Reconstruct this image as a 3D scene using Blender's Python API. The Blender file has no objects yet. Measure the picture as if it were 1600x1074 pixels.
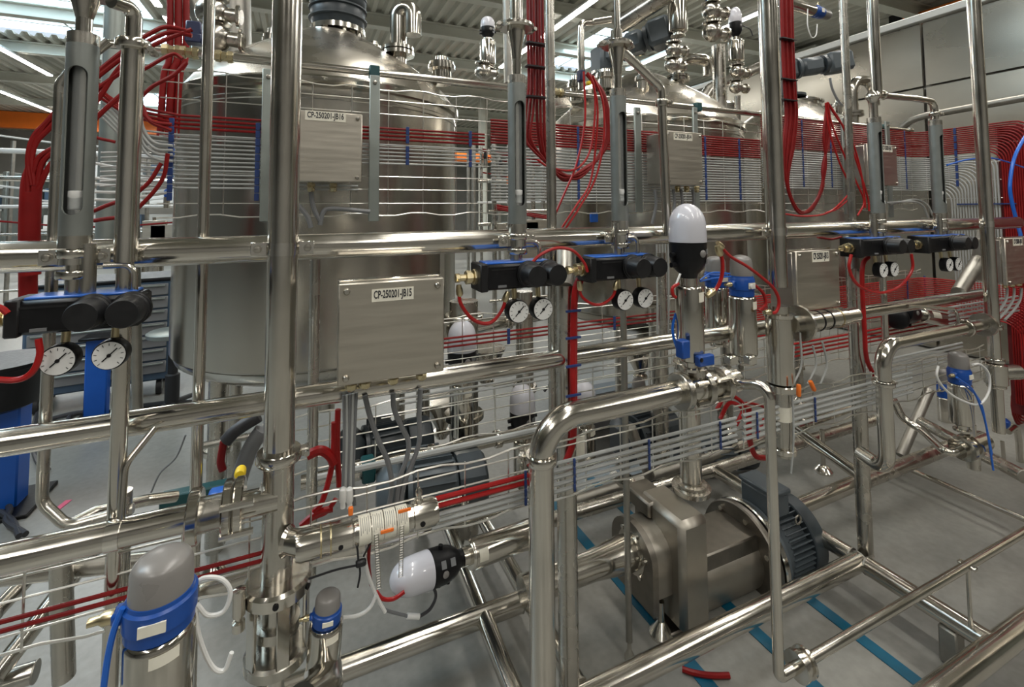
import bpy, math, random
from mathutils import Vector, Matrix
random.seed(7)
S = bpy.context.scene
COL = S.collection
V = Vector
# ---------------------------------------------------------------- camera
H = 1.6
YAW, PITCH, ROLL = math.radians(23.90), math.radians(2.997), math.radians(-0.35)
FPX, CXP, CYP = 737.3, 800.0, 289.4
fw = V((math.sin(YAW)*math.cos(PITCH), math.cos(YAW)*math.cos(PITCH), math.sin(PITCH)))
r0 = V((math.cos(YAW), -math.sin(YAW), 0)); u0 = r0.cross(fw)
rt = r0*math.cos(ROLL)+u0*math.sin(ROLL); up = -r0*math.sin(ROLL)+u0*math.cos(ROLL)
cam = bpy.data.cameras.new('camera'); camo = bpy.data.objects.new('camera', cam); COL.objects.link(camo)
camo.matrix_world = Matrix(((rt.x, up.x, -fw.x, 0), (rt.y, up.y, -fw.y, 0), (rt.z, up.z, -fw.z, H), (0, 0, 0, 1)))
cam.sensor_width = 36; cam.lens = FPX/1600*36; cam.shift_y = -(537-CYP)/1600; cam.clip_start = .02; cam.clip_end = 200
S.camera = camo
# ---------------------------------------------------------------- world, exposure
w = bpy.data.worlds.new('world'); S.world = w; w.use_nodes = True
w.node_tree.nodes['Background'].inputs[0].default_value = (.75, .88, 1, 1)
w.node_tree.nodes['Background'].inputs[1].default_value = 1.0
S.view_settings.view_transform = 'Standard'; S.view_settings.look = 'None'; S.view_settings.gamma = 1
S.view_settings.use_curve_mapping = False; S.view_settings.exposure = -0.1
LED_STRENGTH = 26.0
SKY_STRENGTH = 6.0
def area(name, loc, sx, sy, power, col=(1, .965, .90), rot=(0, 0, 0)):
    l = bpy.data.lights.new(name, 'AREA'); l.shape = 'RECTANGLE'; l.size = sx; l.size_y = sy; l.energy = power; l.color = col
    o = bpy.data.objects.new(name, l); COL.objects.link(o); o.location = loc; o.rotation_euler = rot
    return o
# the hall's own rows of lamps: near rows above and behind the camera
for i, (x, y) in enumerate(((-3.1, 2.0), (1.4, 1.0), (5.9, 2.5), (-3.1, -4.0), (1.4, -4.5), (5.9, -4), (10, 0))):
    area('hall_lamp_light', (x, y, 6.0), .25, 4.5, 170)
for i, (x, y) in enumerate(((-8, 13), (-3.1, 12), (3, 14), (9.9, 9), (-9, 24), (2, 25), (10, 20))):
    area('hall_lamp_light', (x, y, 5.85), .25, 5.5, 260)
area('skylight_daylight', (-5.2, 4.0, 6.15), 3.2, 3.0, 130, (.62, .84, 1))
area('skylight_daylight', (7.5, 11.5, 6.15), 1.6, 4, 120, (.62, .84, 1))
# ---------------------------------------------------------------- helpers
def P(x, y, Y=None, Z=None, X=None):
    d = fw*FPX+rt*(x-CXP)-up*(y-CYP)
    if Y is not None: t = Y/d.y
    elif Z is not None: t = (Z-H)/d.z
    else: t = X/d.x
    return V((0, 0, H))+d*t
def axes(d):
    d = d.normalized(); a = V((0, 0, 1)) if abs(d.z) < .9 else V((1, 0, 0))
    s = d.cross(a).normalized(); return s, d.cross(s).normalized()
def fillet(pts, R, k=7):
    out = [pts[0]]
    for i in range(1, len(pts)-1):
        a, b, c = pts[i-1], pts[i], pts[i+1]
        u = (a-b); v = (c-b); lu, lv = u.length, v.length
        if lu < 1e-6 or lv < 1e-6: continue
        u /= lu; v /= lv; ang = u.angle(v, math.pi)
        if ang > 3.1: out.append(b); continue
        t = min(R/math.tan(ang/2), lu*.48, lv*.48)
        p0 = b+u*t; p1 = b+v*t
        rr = t*math.tan(ang/2); cen = b+(u+v).normalized()*(rr/math.sin(ang/2))
        e0 = (p0-cen); e1 = (p1-cen); th = e0.angle(e1)
        for j in range(k+1):
            f = j/k; out.append(cen+(e0*math.sin((1-f)*th)+e1*math.sin(f*th))/max(math.sin(th), 1e-6))
    out.append(pts[-1]); return out
def catmull(pts, k=6):
    if len(pts) < 3: return pts
    q = [pts[0]*2-pts[1]]+pts+[pts[-1]*2-pts[-2]]; out = []
    for i in range(1, len(q)-2):
        for j in range(k):
            t = j/k; a, b, c, d = q[i-1], q[i], q[i+1], q[i+2]
            out.append(.5*((2*b)+(-a+c)*t+(2*a-5*b+4*c-d)*t*t+(-a+3*b-3*c+d)*t**3))
    out.append(pts[-1]); return out
class G:
    def __init__(s): s.v = []; s.f = []
    def tube(s, pts, r, n=14, bend=None, caps=True, k=7):
        pts = [V(p) for p in pts]
        if bend: pts = fillet(pts, bend, k)
        q = [pts[0]]
        for p in pts[1:]:
            if (p-q[-1]).length > 1e-5: q.append(p)
        pts = q
        if len(pts) < 2: return s
        rr = r if isinstance(r, (list, tuple)) else [r]*len(pts)
        T = []
        for i in range(len(pts)):
            a = pts[max(i-1, 0)]; b = pts[min(i+1, len(pts)-1)]; T.append((b-a).normalized())
        sx, sy = axes(T[0]); base = len(s.v)
        for i, p in enumerate(pts):
            if i:
                ax = T[i-1].cross(T[i])
                if ax.length > 1e-7:
                    m = Matrix.Rotation(T[i-1].angle(T[i]), 3, ax.normalized()); sx = m@sx; sy = m@sy
            for j in range(n):
                a = 2*math.pi*j/n; s.v.append(p+(sx*math.cos(a)+sy*math.sin(a))*rr[min(i, len(rr)-1)])
        for i in range(len(pts)-1):
            for j in range(n):
                a = base+i*n+j; b = base+i*n+(j+1) % n; s.f.append((a, a+n, b+n, b))
        if caps:
            s.f.append(tuple(base+j for j in range(n))); s.f.append(tuple(base+(len(pts)-1)*n+j for j in reversed(range(n))))
        return s
    def cyl(s, a, b, r, r2=None, n=18): return s.tube([a, b], [r, r if r2 is None else r2], n)
    def lathe(s, o, d, prof, n=24):
        o = V(o); d = V(d).normalized(); sx, sy = axes(d); base = len(s.v); m = len(prof)
        for t, r in prof:
            for j in range(n):
                a = 2*math.pi*j/n; s.v.append(o+d*t+(sx*math.cos(a)+sy*math.sin(a))*max(r, 1e-5))
        for i in range(m-1):
            for j in range(n):
                a = base+i*n+j; b = base+i*n+(j+1) % n; s.f.append((a, a+n, b+n, b))
        s.f.append(tuple(base+j for j in range(n))); s.f.append(tuple(base+(m-1)*n+j for j in reversed(range(n))))
        return s
    def box(s, c, sz, ax=None, bev=0.0):
        c = V(c); h = [x/2 for x in sz]
        X, Y, Z = ax if ax else (V((1, 0, 0)), V((0, 1, 0)), V((0, 0, 1)))
        base = len(s.v); b = min(bev, min(h)*.9)
        if b <= 0:
            for i in (-1, 1):
                for j in (-1, 1):
                    for k in (-1, 1): s.v.append(c+X*i*h[0]+Y*j*h[1]+Z*k*h[2])
            for f in ((0, 1, 3, 2), (4, 6, 7, 5), (0, 4, 5, 1), (2, 3, 7, 6), (0, 2, 6, 4), (1, 5, 7, 3)): s.f.append(tuple(base+i for i in f))
            return s
        # chamfered box: 24 verts
        idx = {}
        for i in (-1, 1):
            for j in (-1, 1):
                for k in (-1, 1):
                    for a in range(3):
                        q = [i*h[0], j*h[1], k*h[2]]
                        for m in range(3):
                            if m != a: q[m] -= b*(i, j, k)[m]
                        idx[(i, j, k, a)] = len(s.v); s.v.append(c+X*q[0]+Y*q[1]+Z*q[2])
        for a in range(3):
            o1, o2 = [m for m in range(3) if m != a]
            for sg in (-1, 1):
                f = []
                for p, q in ((-1, -1), (1, -1), (1, 1), (-1, 1)):
                    t = [0, 0, 0]; t[a] = sg; t[o1] = p; t[o2] = q; f.append(idx[(*t, a)])
                s.f.append(tuple(f if (sg > 0) == (a != 1) else reversed(f)))
        for a in range(3):
            o1, o2 = [m for m in range(3) if m != a]
            for p in (-1, 1):
                for q in (-1, 1):
                    f = []
                    for sg, wa in ((-1, o1), (-1, o2), (1, o2), (1, o1)):
                        t = [0, 0, 0]; t[a] = sg; t[o1] = p; t[o2] = q; f.append(idx[(*t, wa)])
                    s.f.append(tuple(f))
        for i in (-1, 1):
            for j in (-1, 1):
                for k in (-1, 1): s.f.append(tuple(idx[(i, j, k, a)] for a in range(3)))
        return s
    def prism(s, poly, d):
        base = len(s.v); n = len(poly); d = V(d)
        for p in poly: s.v.append(V(p))
        for p in poly: s.v.append(V(p)+d)
        s.f.append(tuple(base+i for i in range(n))); s.f.append(tuple(base+n+i for i in reversed(range(n))))
        for i in range(n): s.f.append((base+i, base+(i+1) % n, base+n+(i+1) % n, base+n+i))
        return s
def mk(name, g, mat, parent=None, base=None, sharp=38, smooth=True):
    me = bpy.data.meshes.new(name)
    b = base if base is not None else V((0, 0, 0))
    me.from_pydata([tuple(p-b) for p in g.v], [], g.f)
    me.materials.append(mat)
    import bmesh
    bm = bmesh.new(); bm.from_mesh(me); bmesh.ops.recalc_face_normals(bm, faces=bm.faces); bm.to_mesh(me); bm.free()
    if smooth:
        me.polygons.foreach_set('use_smooth', [True]*len(me.polygons)); me.set_sharp_from_angle(angle=math.radians(sharp))
    o = bpy.data.objects.new(name, me); COL.objects.link(o)
    if parent is not None: o.parent = parent
    elif base is not None: o.location = b
    return o
class T:
    def __init__(s, name, label, cat, base, group=None):
        s.b = V(base); o = bpy.data.objects.new(name, None); COL.objects.link(o); o.location = s.b; o.empty_display_size = .05
        o['label'] = label; o['category'] = cat
        if group: o['group'] = group
        s.o = o
    def part(s, name, g, mat, parent=None, label=None, **k):
        p = mk(name, g, mat, base=s.b, **k); p.location = (0, 0, 0); p.parent = parent or s.o
        if label: p['label'] = label
        return p
def single(name, g, mat, label, cat, group=None, kind=None, **k):
    n = len(g.v); c = sum(g.v, V())/n; zb = min(p.z for p in g.v)
    o = mk(name, g, mat, base=V((c.x, c.y, zb)), **k)
    o['label'] = label; o['category'] = cat
    if group: o['group'] = group
    if kind: o['kind'] = kind
    return o
def struct(name, g, mat, **k):
    o = mk(name, g, mat, **k); o['kind'] = 'structure'; return o
def text_mesh(txt, size, mat, origin, right, upv, base, parent, fitw=.1, depth=.0006, name='lettering'):
    cu = bpy.data.curves.new('t', 'FONT'); cu.body = txt; cu.size = size; cu.align_x = 'CENTER'; cu.align_y = 'CENTER'; cu.extrude = depth; cu.offset = size*.02
    to = bpy.data.objects.new('t', cu); COL.objects.link(to); bpy.context.view_layer.update()
    me = bpy.data.meshes.new_from_object(to); bpy.data.objects.remove(to); bpy.data.curves.remove(cu)
    n = right.cross(upv); xs = [v.co.x for v in me.vertices]; squeeze = fitw/(max(xs)-min(xs))
    for v in me.vertices: v.co = origin+right*(v.co.x*squeeze)+upv*v.co.y+n*v.co.z-base
    me.materials.clear(); me.materials.append(mat)
    o = bpy.data.objects.new(name, me); COL.objects.link(o); o.parent = parent; return o
# ---------------------------------------------------------------- materials
def mat(name, col, rough=.5, metal=0.0, nscale=0, namt=0.0, rvar=0.0, bump=0.0, spec=.5, stretch=(1, 1, 1), trans=0, emit=None, coat=0, alpha=1):
    m = bpy.data.materials.new(name); m.use_nodes = True; nt = m.node_tree; b = nt.nodes['Principled BSDF']
    b.inputs['Base Color'].default_value = (*col, 1); b.inputs['Roughness'].default_value = rough; b.inputs['Metallic'].default_value = metal
    b.inputs['Specular IOR Level'].default_value = spec; b.inputs['Transmission Weight'].default_value = trans; b.inputs['Coat Weight'].default_value = coat
    b.inputs['Alpha'].default_value = alpha
    if emit: b.inputs['Emission Color'].default_value = (*emit[0], 1); b.inputs['Emission Strength'].default_value = emit[1]
    if nscale:
        tc = nt.nodes.new('ShaderNodeTexCoord'); mp = nt.nodes.new('ShaderNodeMapping'); mp.inputs['Scale'].default_value = stretch
        nz = nt.nodes.new('ShaderNodeTexNoise'); nz.inputs['Scale'].default_value = nscale; nz.inputs['Detail'].default_value = 5
        nt.links.new(tc.outputs['Object'], mp.inputs[0]); nt.links.new(mp.outputs[0], nz.inputs['Vector'])
        if namt:
            cr = nt.nodes.new('ShaderNodeValToRGB'); cr.color_ramp.elements[0].position = .3; cr.color_ramp.elements[1].position = .7
            cr.color_ramp.elements[0].color = (*[c*(1-namt) for c in col], 1); cr.color_ramp.elements[1].color = (*[min(1, c*(1+namt)) for c in col], 1)
            nt.links.new(nz.outputs[0], cr.inputs[0]); nt.links.new(cr.outputs[0], b.inputs['Base Color'])
        if rvar:
            mr = nt.nodes.new('ShaderNodeMapRange'); mr.inputs[1].default_value = .3; mr.inputs[2].default_value = .7
            mr.inputs[3].default_value = max(0.02, rough-rvar); mr.inputs[4].default_value = rough+rvar
            nt.links.new(nz.outputs[0], mr.inputs[0]); nt.links.new(mr.outputs[0], b.inputs['Roughness'])
        if bump:
            bp = nt.nodes.new('ShaderNodeBump'); bp.inputs['Strength'].default_value = bump; bp.inputs['Distance'].default_value = .002
            nt.links.new(nz.outputs[0], bp.inputs['Height']); nt.links.new(bp.outputs[0], b.inputs['Normal'])
    return m
M = dict(
 steel=mat('polished_steel', (.60, .57, .51), .17, 1, 9, .08, .05),
 steel2=mat('satin_steel', (.50, .475, .425), .26, 1, 14, .08, .06, .05),
 dull=mat('dull_steel', (.35, .335, .30), .42, 1, 20, .1, .06),
 bright=mat('bright_steel', (.74, .71, .65), .14, 1, 12, .05, .04),
 tank=mat('tank_steel', (.52, .495, .44), .23, 1, 5, .07, .05, .02, stretch=(1, 1, .15)),
 lid=mat('tank_lid_steel', (.60, .56, .49), .27, 1, 6, .07, .05),
 box=mat('brushed_box_steel', (.56, .52, .45), .4, 1, 30, .06, .05, .03, stretch=(.2, 1, 3)),
 boxside=mat('box_edge_steel', (.48, .45, .40), .33, 1, 20, .05, .05),
 panel=mat('cladding_steel', (.37, .34, .285), .3, 1, .9, .12, .08, .08, stretch=(1, 1, 1.6)),
 gauge=mat('gauge_grey_sleeve', (.26, .275, .26), .45, .75, 30, .05, .04),
 glass=mat('sight_glass_tube', (.85, .88, .88), .04, 0, trans=.85, alpha=1),
 float=mat('white_float', (.82, .82, .80), .35),
 black=mat('black_plastic', (.006, .006, .007), .38, 0, 60, .2, .05, spec=.3),
 knob=mat('black_knob_plastic', (.011, .011, .012), .42, 0, 60, .2, .05, spec=.35),
 bluetop=mat('blue_cover', (.02, .11, .45), .3),
 blue=mat('blue_plastic', (.006, .062, .30), .33, 0, 20, .1, .05),
 bluet=mat('blue_tube', (.01, .12, .55), .3),
 tie=mat('blue_cable_tie', (.018, .045, .17), .4),
 btie=mat('black_cable_tie', (.01, .01, .012), .4),
 red=mat('red_tube_plastic', (.20, .007, .007), .42, 0, 14, .15, .05, spec=.25),
 redb=mat('bright_red_tube', (.34, .009, .009), .36, 0, 14, .15, .05, spec=.35),
 grey=mat('grey_tube_plastic', (.37, .38, .37), .35, 0, 14, .08, .05),
 cable=mat('grey_cable', (.17, .175, .18), .45),
 dcable=mat('dark_cable', (.03, .03, .034), .45),
 white=mat('white_tube', (.72, .72, .70), .35),
 cream=mat('label_white', (.78, .75, .64), .5, 0, 60, .04),
 ink=mat('label_ink', (.03, .03, .035), .6),
 dome=mat('white_dome_plastic', (.60, .60, .65), .25, 0, 4, .03, .04, coat=.4),
 cap=mat('smoky_grey_cap', (.20, .19, .18), .3, 0, 12, .06, .05),
 brass=mat('nickel_brass', (.62, .53, .33), .28, 1, 20, .06, .05),
 orange=mat('orange_plastic', (.85, .19, .02), .4),
 crane=mat('orange_crane_paint', (.90, .20, .02), .45, 0, 3, .06),
 yellow=mat('yellow_plastic', (.85, .6, .02), .4),
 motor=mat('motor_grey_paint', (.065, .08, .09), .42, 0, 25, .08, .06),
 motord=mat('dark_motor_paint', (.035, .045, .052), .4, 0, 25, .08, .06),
 teal=mat('teal_paint', (.004, .055, .06), .5),
 dial=mat('dial_white', (.80, .80, .78), .4),
 casing=mat('satin_pump_casing', (.36, .335, .29), .42, 1, 30, .05, .04),
 pump=mat('pump_cast_steel', (.24, .22, .19), .42, 1, 25, .12, .06, .05),
 navy=mat('navy_clamp', (.012, .02, .07), .4),
 wire=mat('mesh_wire_zinc', (.70, .68, .63), .28, 1),
 bar=mat('galvanised_bar', (.31, .34, .32), .45, .8, 10, .08, .05),
 lwall=mat('hall_wall_sheet', (.40, .42, .37), .7, 0, 2, .04),
 dwall=mat('dark_hall_wall', (.27, .265, .25), .8, 0, 1, .1),  # for the out-of-view walls, darkened to deepen reflections in the steel
 bwall=mat('hall_back_wall', (.42, .42, .39), .8, 0, 1, .08),
 ceil=mat('ceiling_sheet', (.52, .51, .44), .55, .0, 2, .05),
 beam=mat('roof_beam_paint', (.60, .60, .53), .6, 0, 2, .05),
 duct=mat('pale_duct', (.55, .56, .54), .4, .5, 2, .05),
 cab=mat('tool_cabinet_blue_grey', (.055, .095, .15), .4, 0, 8, .1),
 stand=mat('stand_blue_paint', (.005, .085, .42), .4, 0, 8, .06),
 tape=mat('blue_floor_tape', (.0, .085, .15), .5, 0, 12, .2, .05),
 pink=mat('pink_tape', (.8, .1, .25), .5),
 led=mat('led_strip', (1, 1, 1), .5, emit=((1, .95, .88), LED_STRENGTH)),
 sky=mat('skylight_pane', (1, 1, 1), .5, emit=((.60, .82, 1), SKY_STRENGTH)),
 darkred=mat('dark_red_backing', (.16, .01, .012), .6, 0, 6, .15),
 rubber=mat('black_rubber', (.012, .012, .013), .6),
)
def floor_mat():
    m = mat('floor_concrete', (.40, .395, .36), .38); nt = m.node_tree; b = nt.nodes['Principled BSDF']
    tc = nt.nodes.new('ShaderNodeTexCoord'); n1 = nt.nodes.new('ShaderNodeTexNoise'); n1.inputs['Scale'].default_value = 1.3; n1.inputs['Detail'].default_value = 8
    n2 = nt.nodes.new('ShaderNodeTexNoise'); n2.inputs['Scale'].default_value = 30; n2.inputs['Detail'].default_value = 4
    for n in (n1, n2): nt.links.new(tc.outputs['Object'], n.inputs['Vector'])
    cr = nt.nodes.new('ShaderNodeValToRGB'); cr.color_ramp.elements[0].position = .3; cr.color_ramp.elements[1].position = .72
    cr.color_ramp.elements[0].color = (.155, .153, .14, 1); cr.color_ramp.elements[1].color = (.27, .265, .24, 1)
    mx = nt.nodes.new('ShaderNodeMixRGB'); mx.blend_type = 'OVERLAY'; mx.inputs[0].default_value = .25
    nt.links.new(n1.outputs[0], cr.inputs[0]); nt.links.new(cr.outputs[0], mx.inputs[1]); nt.links.new(n2.outputs[0], mx.inputs[2]); nt.links.new(mx.outputs[0], b.inputs['Base Color'])
    mr = nt.nodes.new('ShaderNodeMapRange'); mr.inputs[3].default_value = .25; mr.inputs[4].default_value = .5
    nt.links.new(n1.outputs[0], mr.inputs[0]); nt.links.new(mr.outputs[0], b.inputs['Roughness']); return m
M['floor'] = floor_mat()
ORD = ['topmost', 'second', 'third', 'fourth', 'fifth', 'sixth', 'seventh', 'eighth', 'ninth', 'tenth', 'eleventh', 'twelfth', 'thirteenth', 'fourteenth', 'fifteenth', 'sixteenth', 'seventeenth', 'eighteenth', 'nineteenth', 'twentieth']
# ================================================================ THE HALL
X0, X1, Y0, Y1, ZC = -16, 13.5, -9, 36, 6.3
struct('floor', G().box(((X0+X1)/2, (Y0+Y1)/2, -.05), (X1-X0, Y1-Y0, .1)), M['floor'], smooth=False)
struct('wall_back', G().box(((X0+X1)/2, Y1+.1, 3.2), (X1-X0, .2, 6.6)), M['bwall'], smooth=False)
struct('wall_front', G().box(((X0+X1)/2, Y0-.1, 3.2), (X1-X0, .2, 6.6)), M['dwall'], smooth=False)
struct('wall_left', G().box((X0-.1, (Y0+Y1)/2, 3.2), (.2, Y1-Y0, 6.6)), M['dwall'], smooth=False)
struct('wall_right', G().box((X1+.1, (Y0+Y1)/2, 3.2), (.2, Y1-Y0, 6.6)), M['lwall'], smooth=False)
# corrugated roof sheet, ribs running into the depth, with openings left for the skylights
SKYL = [(-7.6, -3.55, 12.6, 16.4), (6.9, 8.6, 9.6, 13.6), (-7.2, -3.2, 2.2, 5.8), (-7.6, -3.55, 22, 26)]
g = G(); step = .30; x = X0
def rib(g, xa, ya, yb):
    pr = [(0, 0), (.10, 0), (.14, .09), (.25, .09), (.30, 0)]
    for (p, q), (p2, q2) in zip(pr, pr[1:]):
        b = len(g.v); g.v += [V((xa+p, ya, ZC+q)), V((xa+p2, ya, ZC+q2)), V((xa+p2, yb, ZC+q2)), V((xa+p, yb, ZC+q))]; g.f.append((b, b+1, b+2, b+3))
while x < X1:
    segs = [(Y0, Y1)]
    for (a, b_, c, d) in SKYL:
        if a-.01 <= x < b_-.01:
            segs = [s2 for (p, q) in segs for s2 in (((p, c), (d, q)) if p < c < q else ((p, q),))]
    for p, q in segs: rib(g, x, p, q)
    x += step
struct('ceiling', g, M['ceil'], smooth=False)
for i, (a, b_, c, d) in enumerate(SKYL):
    o = struct('window_%d' % (i+1), G().box(((a+b_)/2+.1, (c+d)/2, ZC+.16), (b_-a+.3, d-c, .04)), M['sky'], smooth=False)
    fr = G()
    for k in range(1, 4): fr.box(((a+b_)/2, c+(d-c)*k/4, ZC+.09), (b_-a, .06, .08))
    fr.box((a+(b_-a)/2, (c+d)/2, ZC+.10), (.05, d-c, .06))
    mk('glazing_bar', fr, M['beam'], parent=o, smooth=False)
k = 1
for y in (-6, -1.6, 6.0, 9.2, 11.45, 13.9, 17.1, 21, 25.5, 30):
    g = G(); c = V(((X0+X1)/2, y, ZC-.16)); L = X1-X0
    g.box(c+V((0, 0, .14)), (L, .24, .03)); g.box(c, (L, .03, .3)); g.box(c-V((0, 0, .14)), (L, .24, .03))
    struct('trim_%d' % k, g, M['beam'], smooth=False); k += 1
def led(x, ys, n, gap, L, what):
    for i in range(n):
        y = ys+i*(L+gap); t = T('ceiling_lamp', what+', '+('nearest', 'second', 'third', 'farthest')[i], 'lamp', (x, y+L/2, ZC-.42), 'rows of strip lamps')
        t.part('housing', G().box((x, y+L/2, ZC-.37), (.16, L, .06), bev=.01), M['white'])
        t.part('diffuser', G().box((x, y+L/2, ZC-.41), (.13, L-.04, .03), bev=.008), M['led'])
        t.part('hanger', G().tube([(x, y+.3, ZC-.34), (x, y+.3, ZC)], .008, 6), M['wire'])
led(9.1, 6.2, 3, .9, 2.3, 'white strip lamp, long row at the upper right')
led(-2.82, 11.2, 4, .55, .62, 'white strip lamp, row above the red hoses at left')
led(-7.3, 11.0, 2, .8, 8.2, 'white strip lamp, row at the upper left edge')
led(5.4, 7.9, 2, .3, 2.4, 'white strip lamp, short row at the top centre')
led(-9.85, 22.3, 2, .8, 6.3, 'white strip lamp, distant row by the orange beam')
# crane beams
g = G().box((-9.5, 29.2, 5.9), (9.5, .4, .75)); single('crane_beam', g, M['crane'], 'wide orange crane beam across the far left end of the hall', 'crane beam', smooth=False)
t = T('crane_rail', 'orange rail with black end stop high on the right hall wall', 'crane beam', (13.1, 4, 6))
t.part('beam', G().box((13.15, 4.1, 6.02), (.3, 4.4, .2)), M['crane'], smooth=False)
t.part('end_stop', G().box((13.1, 6.45, 6.1), (.3, .25, .3), bev=.02), M['black'])
single('hoist_banner', G().box((5.0, 15.0, 3.35), (1.7, .35, .28), bev=.04), M['crane'], 'orange hoist housing seen beyond the left tank lid', 'hoist')
# long ducts and rails on the right hall wall
for i, (z, r, lab) in enumerate(((5.05, .09, 'upper of the pale conduits running along the right hall wall'), (4.72, .06, 'thin lower conduit running along the right hall wall'), (4.35, .11, 'thick lowest conduit running along the right hall wall'))):
    t = T('conduit', lab, 'conduit', (12.9, 12, z)); t.part('pipe', G().tube([(12.9, -2, z), (12.9, 30, z)], r, 10), M['duct'])
    for y in (4, 8, 12, 16, 20): t.part('bracket', G().box((13.2, y, z), (.5, .06, .06)), M['beam'], smooth=False)
t = T('wall_duct', 'dark grey louvred duct high on the right hall wall', 'duct', (13, 9, 5.3))
t.part('casing', G().box((13.1, 9.2, 5.65), (.6, 1.9, .9), bev=.02), M['duct'])
for j in range(6): t.part('slat', G().box((12.78, 9.2, 5.3+j*.14), (.03, 1.8, .05)), M['beam'], smooth=False)
# big steel clad enclosure on the right
WX = 6.5
def wz(u, v): return P(u, v, X=WX).z
zb, zs, zt = 0.0, 2.98, 3.72
g = G().box((WX+1.2, 3.0, 1.85), (2.3, 9.4, 3.68)); t = T('clad_enclosure', 'large stainless steel clad enclosure behind the right tank', 'enclosure', (WX+1.2, 3, 0)); t.part('core', g, M['dull'], smooth=False)
for i in range(6):
    ya = -1.7+i*1.56
    for (za, zb2) in ((.05, zs-.68), (zs-.665, zs-.012), (zs+.012, zt)):
        g = G(); n = 6; b = len(g.v); w_ = 1.56-.03; hh = zb2-za
        bul = random.uniform(.005, .02)
        for a in range(n+1):
            for c in range(n+1):
                e = math.sin(math.pi*a/n)*math.sin(math.pi*c/n)
                g.v.append(V((WX-.01-bul*e+random.uniform(-.002, .002), ya+w_*a/n, za+hh*c/n)))
        for a in range(n):
            for c in range(n): q = a*(n+1)+c; g.f.append((q, q+1, q+n+2, q+n+1))
        # returned edges
        m_ = len(g.v)
        for a, c in ((0, 0), (n, 0), (n, n), (0, n)): g.v.append(g.v[a*(n+1)+c]+V((.03, 0, 0)))
        co = [0, n*(n+1), n*(n+1)+n, n]
        for q in range(4): g.f.append((co[q], co[(q+1) % 4], m_+(q+1) % 4, m_+q))
        t.part('cladding_panel', g, M['panel'], sharp=50)
t.part('top_trim', G().box((WX-.02, 3.0, zt+.05), (.12, 9.4, .09), bev=.01), M['duct'])
single('wall_pipe', G().tube([P(1405, 203, X=5.9), P(1425, 187, X=5.9), P(1450, 180, X=5.9), P(1600, 153, X=5.9), P(1680, 140, X=5.9)], .035, 12, bend=.2), M['dull'], 'thin grey pipe crossing the front of the steel clad enclosure', 'pipe')
# floor tapes
for x_, ya, yb, lab in ((1.27, .9, 2.6, 'blue floor tape strip nearest under the pump'), (1.59, .7, 2.5, 'blue floor tape strip under the pump motor end'), (1.92, .6, 1.37, 'blue floor tape strip in front of the base frame corner')):
    single('floor_tape', G().box((x_, (ya+yb)/2, .002), (.05, yb-ya, .003)), M['tape'], lab, 'tape', smooth=False)
# ================================================================ TANKS
def tank(X, Y, R, zt, zb, lab, vent=None, apex=.42):
    t = T('process_tank', lab, 'tank', (X, Y, 0)); c = V((X, Y, 0)); up_ = V((0, 0, 1))
    t.part('shell', G().lathe(c+up_*zb, up_, [(0, R-.012), (.012, R), (zt-zb-.09, R), (zt-zb-.085, R+.004), (zt-zb-.07, R+.004), (zt-zb-.065, R), (zt-zb, R)], 72), M['tank'])
    prof = [(0, R*1.0)]+[(apex*(math.sin(a*math.pi/20)**1.0)*.98+.012, R*(1-(a/10)**1.5*.80)) for a in range(0, 11)]
    t.part('lid', G().lathe(c+up_*(zt+.002), up_, [(0, R-.01)]+[(.01+apex*(a/10)**.72*1.0, R*(1-.78*(a/10))) for a in range(11)], 72), M['lid'], sharp=30)
    t.part('rim_ring', G().lathe(c+up_*(zt-.03), up_, [(0, R-.02), (0, R+.018), (.035, R+.018), (.045, R+.008), (.045, R-.02)], 72), M['steel'])
    t.part('bottom_dish', G().lathe(c+up_*zb, -up_, [(0, R-.01), (.03, R*.97), (.07, R*.88), (.16, R*.55), (.24, R*.2), (.27, .06), (.42, .05)], 72), M['tank'], sharp=60)
    for a in (35, 145, 215, 325):
        a = math.radians(a); p = c+V((math.cos(a)*R*.8, math.sin(a)*R*.8, 0))
        l = t.part('leg', G().tube([p+up_*.1, p+up_*(zb+.02)], .036, 16), M['steel2'])
        t.part('foot', G().lathe(p, up_, [(0, .055), (.02, .05), (.05, .018), (.11, .016)], 18), M['steel'], parent=l)
    return t
ZT, ZB = 2.165, .93
t1 = tank(.13, 2.85, .71, ZT, ZB, 'large stainless process tank with conical lid at left, behind the box marked JB15')
t2 = tank(2.33, 2.85, .70, ZT, ZB, 'stainless process tank in the middle, behind the box marked JB14')
t3 = tank(4.15, 2.95, .62, ZT, ZB, 'smaller looking stainless process tank at right, behind the bundle of long red hoses')
def vent(tt, pts, r, zf):
    g = G(); pts = [V(p) for p in pts]
    v = tt.part('vent_pipe', g.tube(fillet(pts, r*2.4, 10), r, 20, caps=True), M['steel'])
    tt.part('flange', G().lathe((pts[0].x, pts[0].y, zf), (0, 0, 1), [(0, r*1.1), (0, r*1.9), (.02, r*1.9), (.022, r*1.2), (.028, r*1.2), (.028, r*1.85), (.045, r*1.85), (.045, r)], 28), M['steel'], parent=v)
def gv(u1, v1, v2, u2, v3, Y, r, tt, dy=0):
    a = P(u1, v1, Y=Y); b = P(u2, v3, Y=Y-dy); top = P((u1+u2)/2, v2, Y=Y).z
    pts = [(a.x, Y, a.z), (a.x, Y, top), (b.x, Y-dy, top), (b.x, Y-dy, b.z)]
    vent(tt, pts, r, P(u1, v1-26, Y=Y).z-.02)
gv(622, 108, 18, 645, 55, 2.55, .045, t1, .06)
gv(1060, 150, 95, 1108, 118, 2.6, .042, t2, .05)
gv(1334, 205, 128, 1366, 165, 2.6, .045, t3, .05)
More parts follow.
